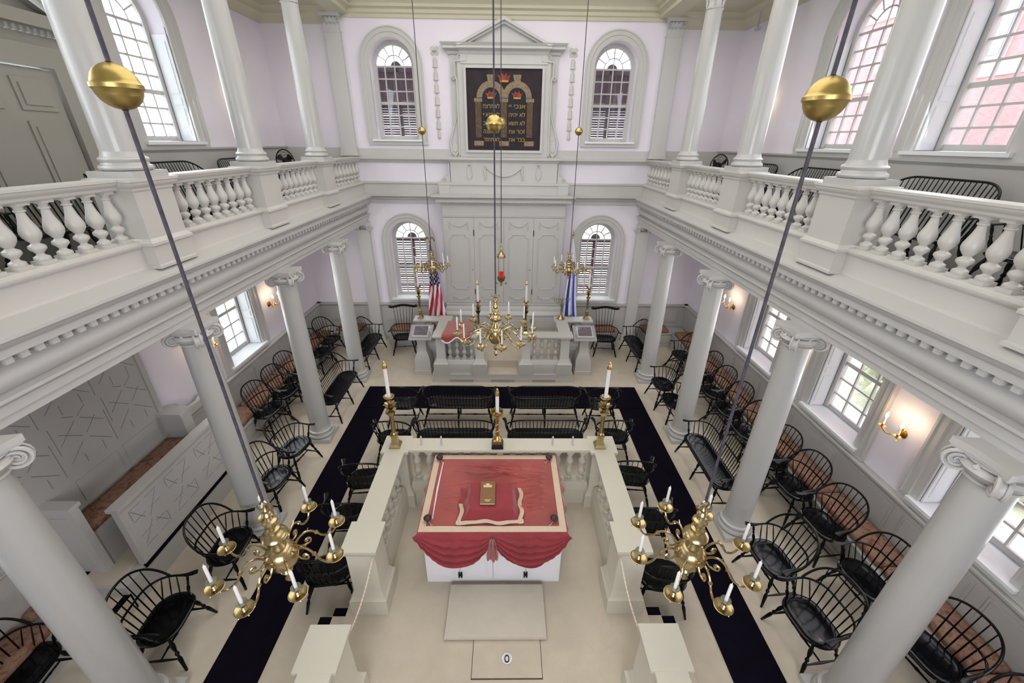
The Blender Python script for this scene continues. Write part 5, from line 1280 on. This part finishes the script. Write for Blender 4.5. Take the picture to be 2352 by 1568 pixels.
def isr(u, v):
    if .14 < u < .36 and v > .3: return 3
    if .68 < u < .84 and v > .28: return 3
    if .46 < u < .54 and .38 < v < .5: return 3
    return 0
fl = flag('draped white flag with blue stripes on a pole right of the ark', 1.66, 9.9, 2.95, .96, .34, isr, -1, False)

# ------------------------------------------------------------------ wall sconces with lit candle bulbs
def sconce(s, y, z, label):
    t = thing('wall_sconce', label, 'sconce', (s * WX, y, z), 0, 'two light wall sconces')
    d = -s
    ob('back_plate', MB().lathe([(.055, 0), (.06, .008), (.045, .02), (.02, .03), (.012, .05), (0, .055)], 20, basis((0, 0, 0), (0, 1, 0), (0, 0, 1), (d, 0, 0))), 'bronze', t)
    for q in (-1, 1):
        p = [(d * .04, 0, 0), (d * .08, q * .03, -.04), (d * .13, q * .07, -.05), (d * .17, q * .1, -.01), (d * .19, q * .11, .02)]
        a = ob('arm', MB().tube(smooth(p), .007, 7), 'bronze', t)
        ob('drip_pan', MB().lathe([(0, .01), (.03, .015), (.042, .03), (.04, .032), (.014, .03), (.014, .05), (0, .05)], 16, T(*p[-1])), 'bronze', a)
        ob('candle_sleeve', MB().lathe([(.0115, .05), (.0115, .15), (0, .15)], 12, T(*p[-1])), 'candle', a)
        ob('bulb', MB().lathe([(.008, .15), (.016, .175), (.014, .2), (.006, .225), (0, .235)], 12, T(*p[-1])), 'bulb', a)
        li = bpy.data.lights.new('sconce_light', 'POINT'); li.energy = SCONCE_W * (1 if z < 4 else .6); li.color = (1, .74, .45); li.shadow_soft_size = .05
        lo = bpy.data.objects.new('sconce_light', li); C.objects.link(lo); lo.parent = t; lo.location = (p[-1][0], p[-1][1], .23)
SCONCE_W = 1.7
for s, sd in ((-1, 'left'), (1, 'right')):
    for y, z, l in ((8.33, 1.82, 'aisle pier farthest from the camera'), (6.15, 1.82, 'aisle pier behind the third column'), (4.05, 1.78, 'aisle pier between the two nearest windows'), (8.95, 5.5, 'gallery wall behind the far column')):
        if s < 0 and y == 4.05: continue
        sconce(s, y, z, 'brass two light sconce on the %s %s' % (sd, l))
# gallery fans, small camera, soffit lamps, red card
for s, sd in ((-1, 'left'), (1, 'right')):
    f = thing('floor_fan', 'round black fan on the %s gallery near the end wall' % sd, 'fan', (s * 4.62, 9.5, 3.7), s * .25, 'gallery fans')
    ob('stand', MB().lathe([(.2, 0), (.2, .02), (.02, .04), (.015, .75)], 20), 'fan', f)
    g = MB(); Fz = .9
    def P(r, a, y=0): return (r * cos(a), y, Fz + r * sin(a))
    for r in (.06, .12, .18): 
        for y in (-.06, .05): g.tube([P(r, k * PI / 16, y) for k in range(32)], .003, 4, closed=True)
    g.tube([P(.22, k * PI / 16, 0) for k in range(32)], .012, 6, closed=True)
    for k in range(24): g.tube([P(.03, k * PI / 12, -.07), P(.15, k * PI / 12, -.06), P(.22, k * PI / 12, 0)], .0025, 4)
    ob('cage', g, 'fan', f)
    b = MB()
    for k in range(3):
        a = k * 2 * PI / 3 + .5
        b.add([P(.03, a - .4, .01), P(.03, a + .4, -.01), P(.19, a + .38, -.03), P(.2, a, 0), P(.18, a - .3, .03)], [(0, 1, 2, 3, 4)])
    ob('blades', b, 'fan', f); ob('motor', MB().lathe([(.04, -.04), (.07, 0), (.07, .1), (.03, .14)], 14, basis((0, 0, Fz), (1, 0, 0), (0, 0, 1), (0, 1, 0))), 'fan', f)
cm = thing('security_camera', 'small pale security camera under the right gallery ceiling', 'camera', (4.9, 9.7, 7.05))
ob('housing', MB().box(-.03, .03, -.09, .06, -.05, 0), 'cam', cm); ob('bracket', MB().box(-.012, .012, .0, .02, 0, .26), 'cam', cm)
for i, (x, y, l) in enumerate(((3.75, 6.3, 'right aisle, nearer'), (3.75, 8.45, 'right aisle, farther'), (-3.75, 4.1, 'left aisle, nearest'), (-3.75, 6.3, 'left aisle, middle'), (-3.75, 8.6, 'left aisle, farthest'))):
    tag(ob('ceiling_lamp', MB().lathe([(0, -.24), (.05, -.235), (.09, -.2), (.1, -.15), (.1, 0)], 18), 'dome', loc=(x, y, 3.44)), 'small dark dome lamp under the gallery, %s' % l, 'lamp', 'dome lamps under the galleries')
rc_ = thing('leaflet', 'red and yellow leaflet standing on the right gallery settee', 'leaflet', (4.55, 3.0, 4.15))
ob('red_part', MB().box(-.01, .0, -.08, .08, 0, .16, M=RY(.2)), 'redcard', rc_); ob('yellow_part', MB().box(-.01, .0, -.08, .08, .16, .26, M=RY(.2)), 'yellow', rc_)

# ------------------------------------------------------------------ light and camera
w = bpy.data.worlds.new('sky'); bpy.context.scene.world = w; w.use_nodes = True
nt = w.node_tree; bg = nt.nodes['Background']; bg.inputs[0].default_value = (.9, .95, 1, 1); bg.inputs[1].default_value = 5.0
def area(name, loc, rot, sx, sy, e, col=(1, 1, 1)):
    l = bpy.data.lights.new(name, 'AREA'); l.shape = 'RECTANGLE'; l.size = sx; l.size_y = sy; l.energy = e; l.color = col
    o = bpy.data.objects.new(name, l); C.objects.link(o); o.location = loc; o.rotation_euler = rot; return o
area('nave_ambient_fill', (0, 5.6, TOPZ - .05), (0, 0, 0), 5.4, 8, 250, (1, .97, .94))  # added fill standing for ambient bounce, no actual lamp hangs here
for s in (-1, 1):
    area('window_daylight', (s * 4.9, 5, 6.0), (0, s * PI / 2 * .85, 0), 1.8, 7, 90, (.9, .95, 1))
    area('aisle_daylight', (s * 4.8, 5.2 if s > 0 else 7.4, 2.1), (0, s * PI / 2 * .8, 0), 1.2, 7.5 if s > 0 else 3.5, 62 if s > 0 else 34, (.93, .96, 1))
area('west_fill_light', (0, RY0 + .1, 4.0), (math.radians(84), 0, 0), 4, 3.6, 330, (.91, .94, 1))  # added fill from behind the camera, the rear wall has no window
cam = bpy.data.cameras.new('camera'); co = bpy.data.objects.new('camera', cam); C.objects.link(co)
cam.sensor_width = 36; cam.lens = 939.1 / 2352 * 36; cam.clip_start = .02
pit, rol, yaw = .45238, .0118, .0150
def rotm():
    cp, sp = cos(pit), sin(pit)
    fx, fy, fz = Vector((1, 0, 0)), Vector((0, -sp, cp)), Vector((0, -cp, -sp))
    x = fx * cos(yaw) + fy * sin(yaw); y = -fx * sin(yaw) + fy * cos(yaw); z = fz
    R = Matrix(((cos(rol), -sin(rol), 0), (sin(rol), cos(rol), 0), (0, 0, 1)))
    x, y, z = R @ x, R @ y, R @ z          # room axes in image frame (right, down, forward)
    right = Vector((x[0], y[0], z[0])); down = Vector((x[1], y[1], z[1])); fwd = Vector((x[2], y[2], z[2]))
    return right, -down, -fwd
r_, u_, b_ = rotm()
co.matrix_world = basis((.08, 0, 5.0), r_, u_, b_)
sc = bpy.context.scene; sc.camera = co
sc.view_settings.view_transform = 'Standard'; sc.view_settings.look = 'None'; sc.view_settings.exposure = 0; sc.view_settings.gamma = 1
sc.cycles.use_denoising = True
sc.cycles.max_bounces = 5; sc.cycles.diffuse_bounces = 3; sc.cycles.glossy_bounces = 2; sc.cycles.use_adaptive_sampling = True; sc.cycles.adaptive_threshold = .16; sc.cycles.transparent_max_bounces = 8; sc.cycles.sample_clamp_indirect = 6; sc.cycles.caustics_reflective = False; sc.cycles.caustics_refractive = False
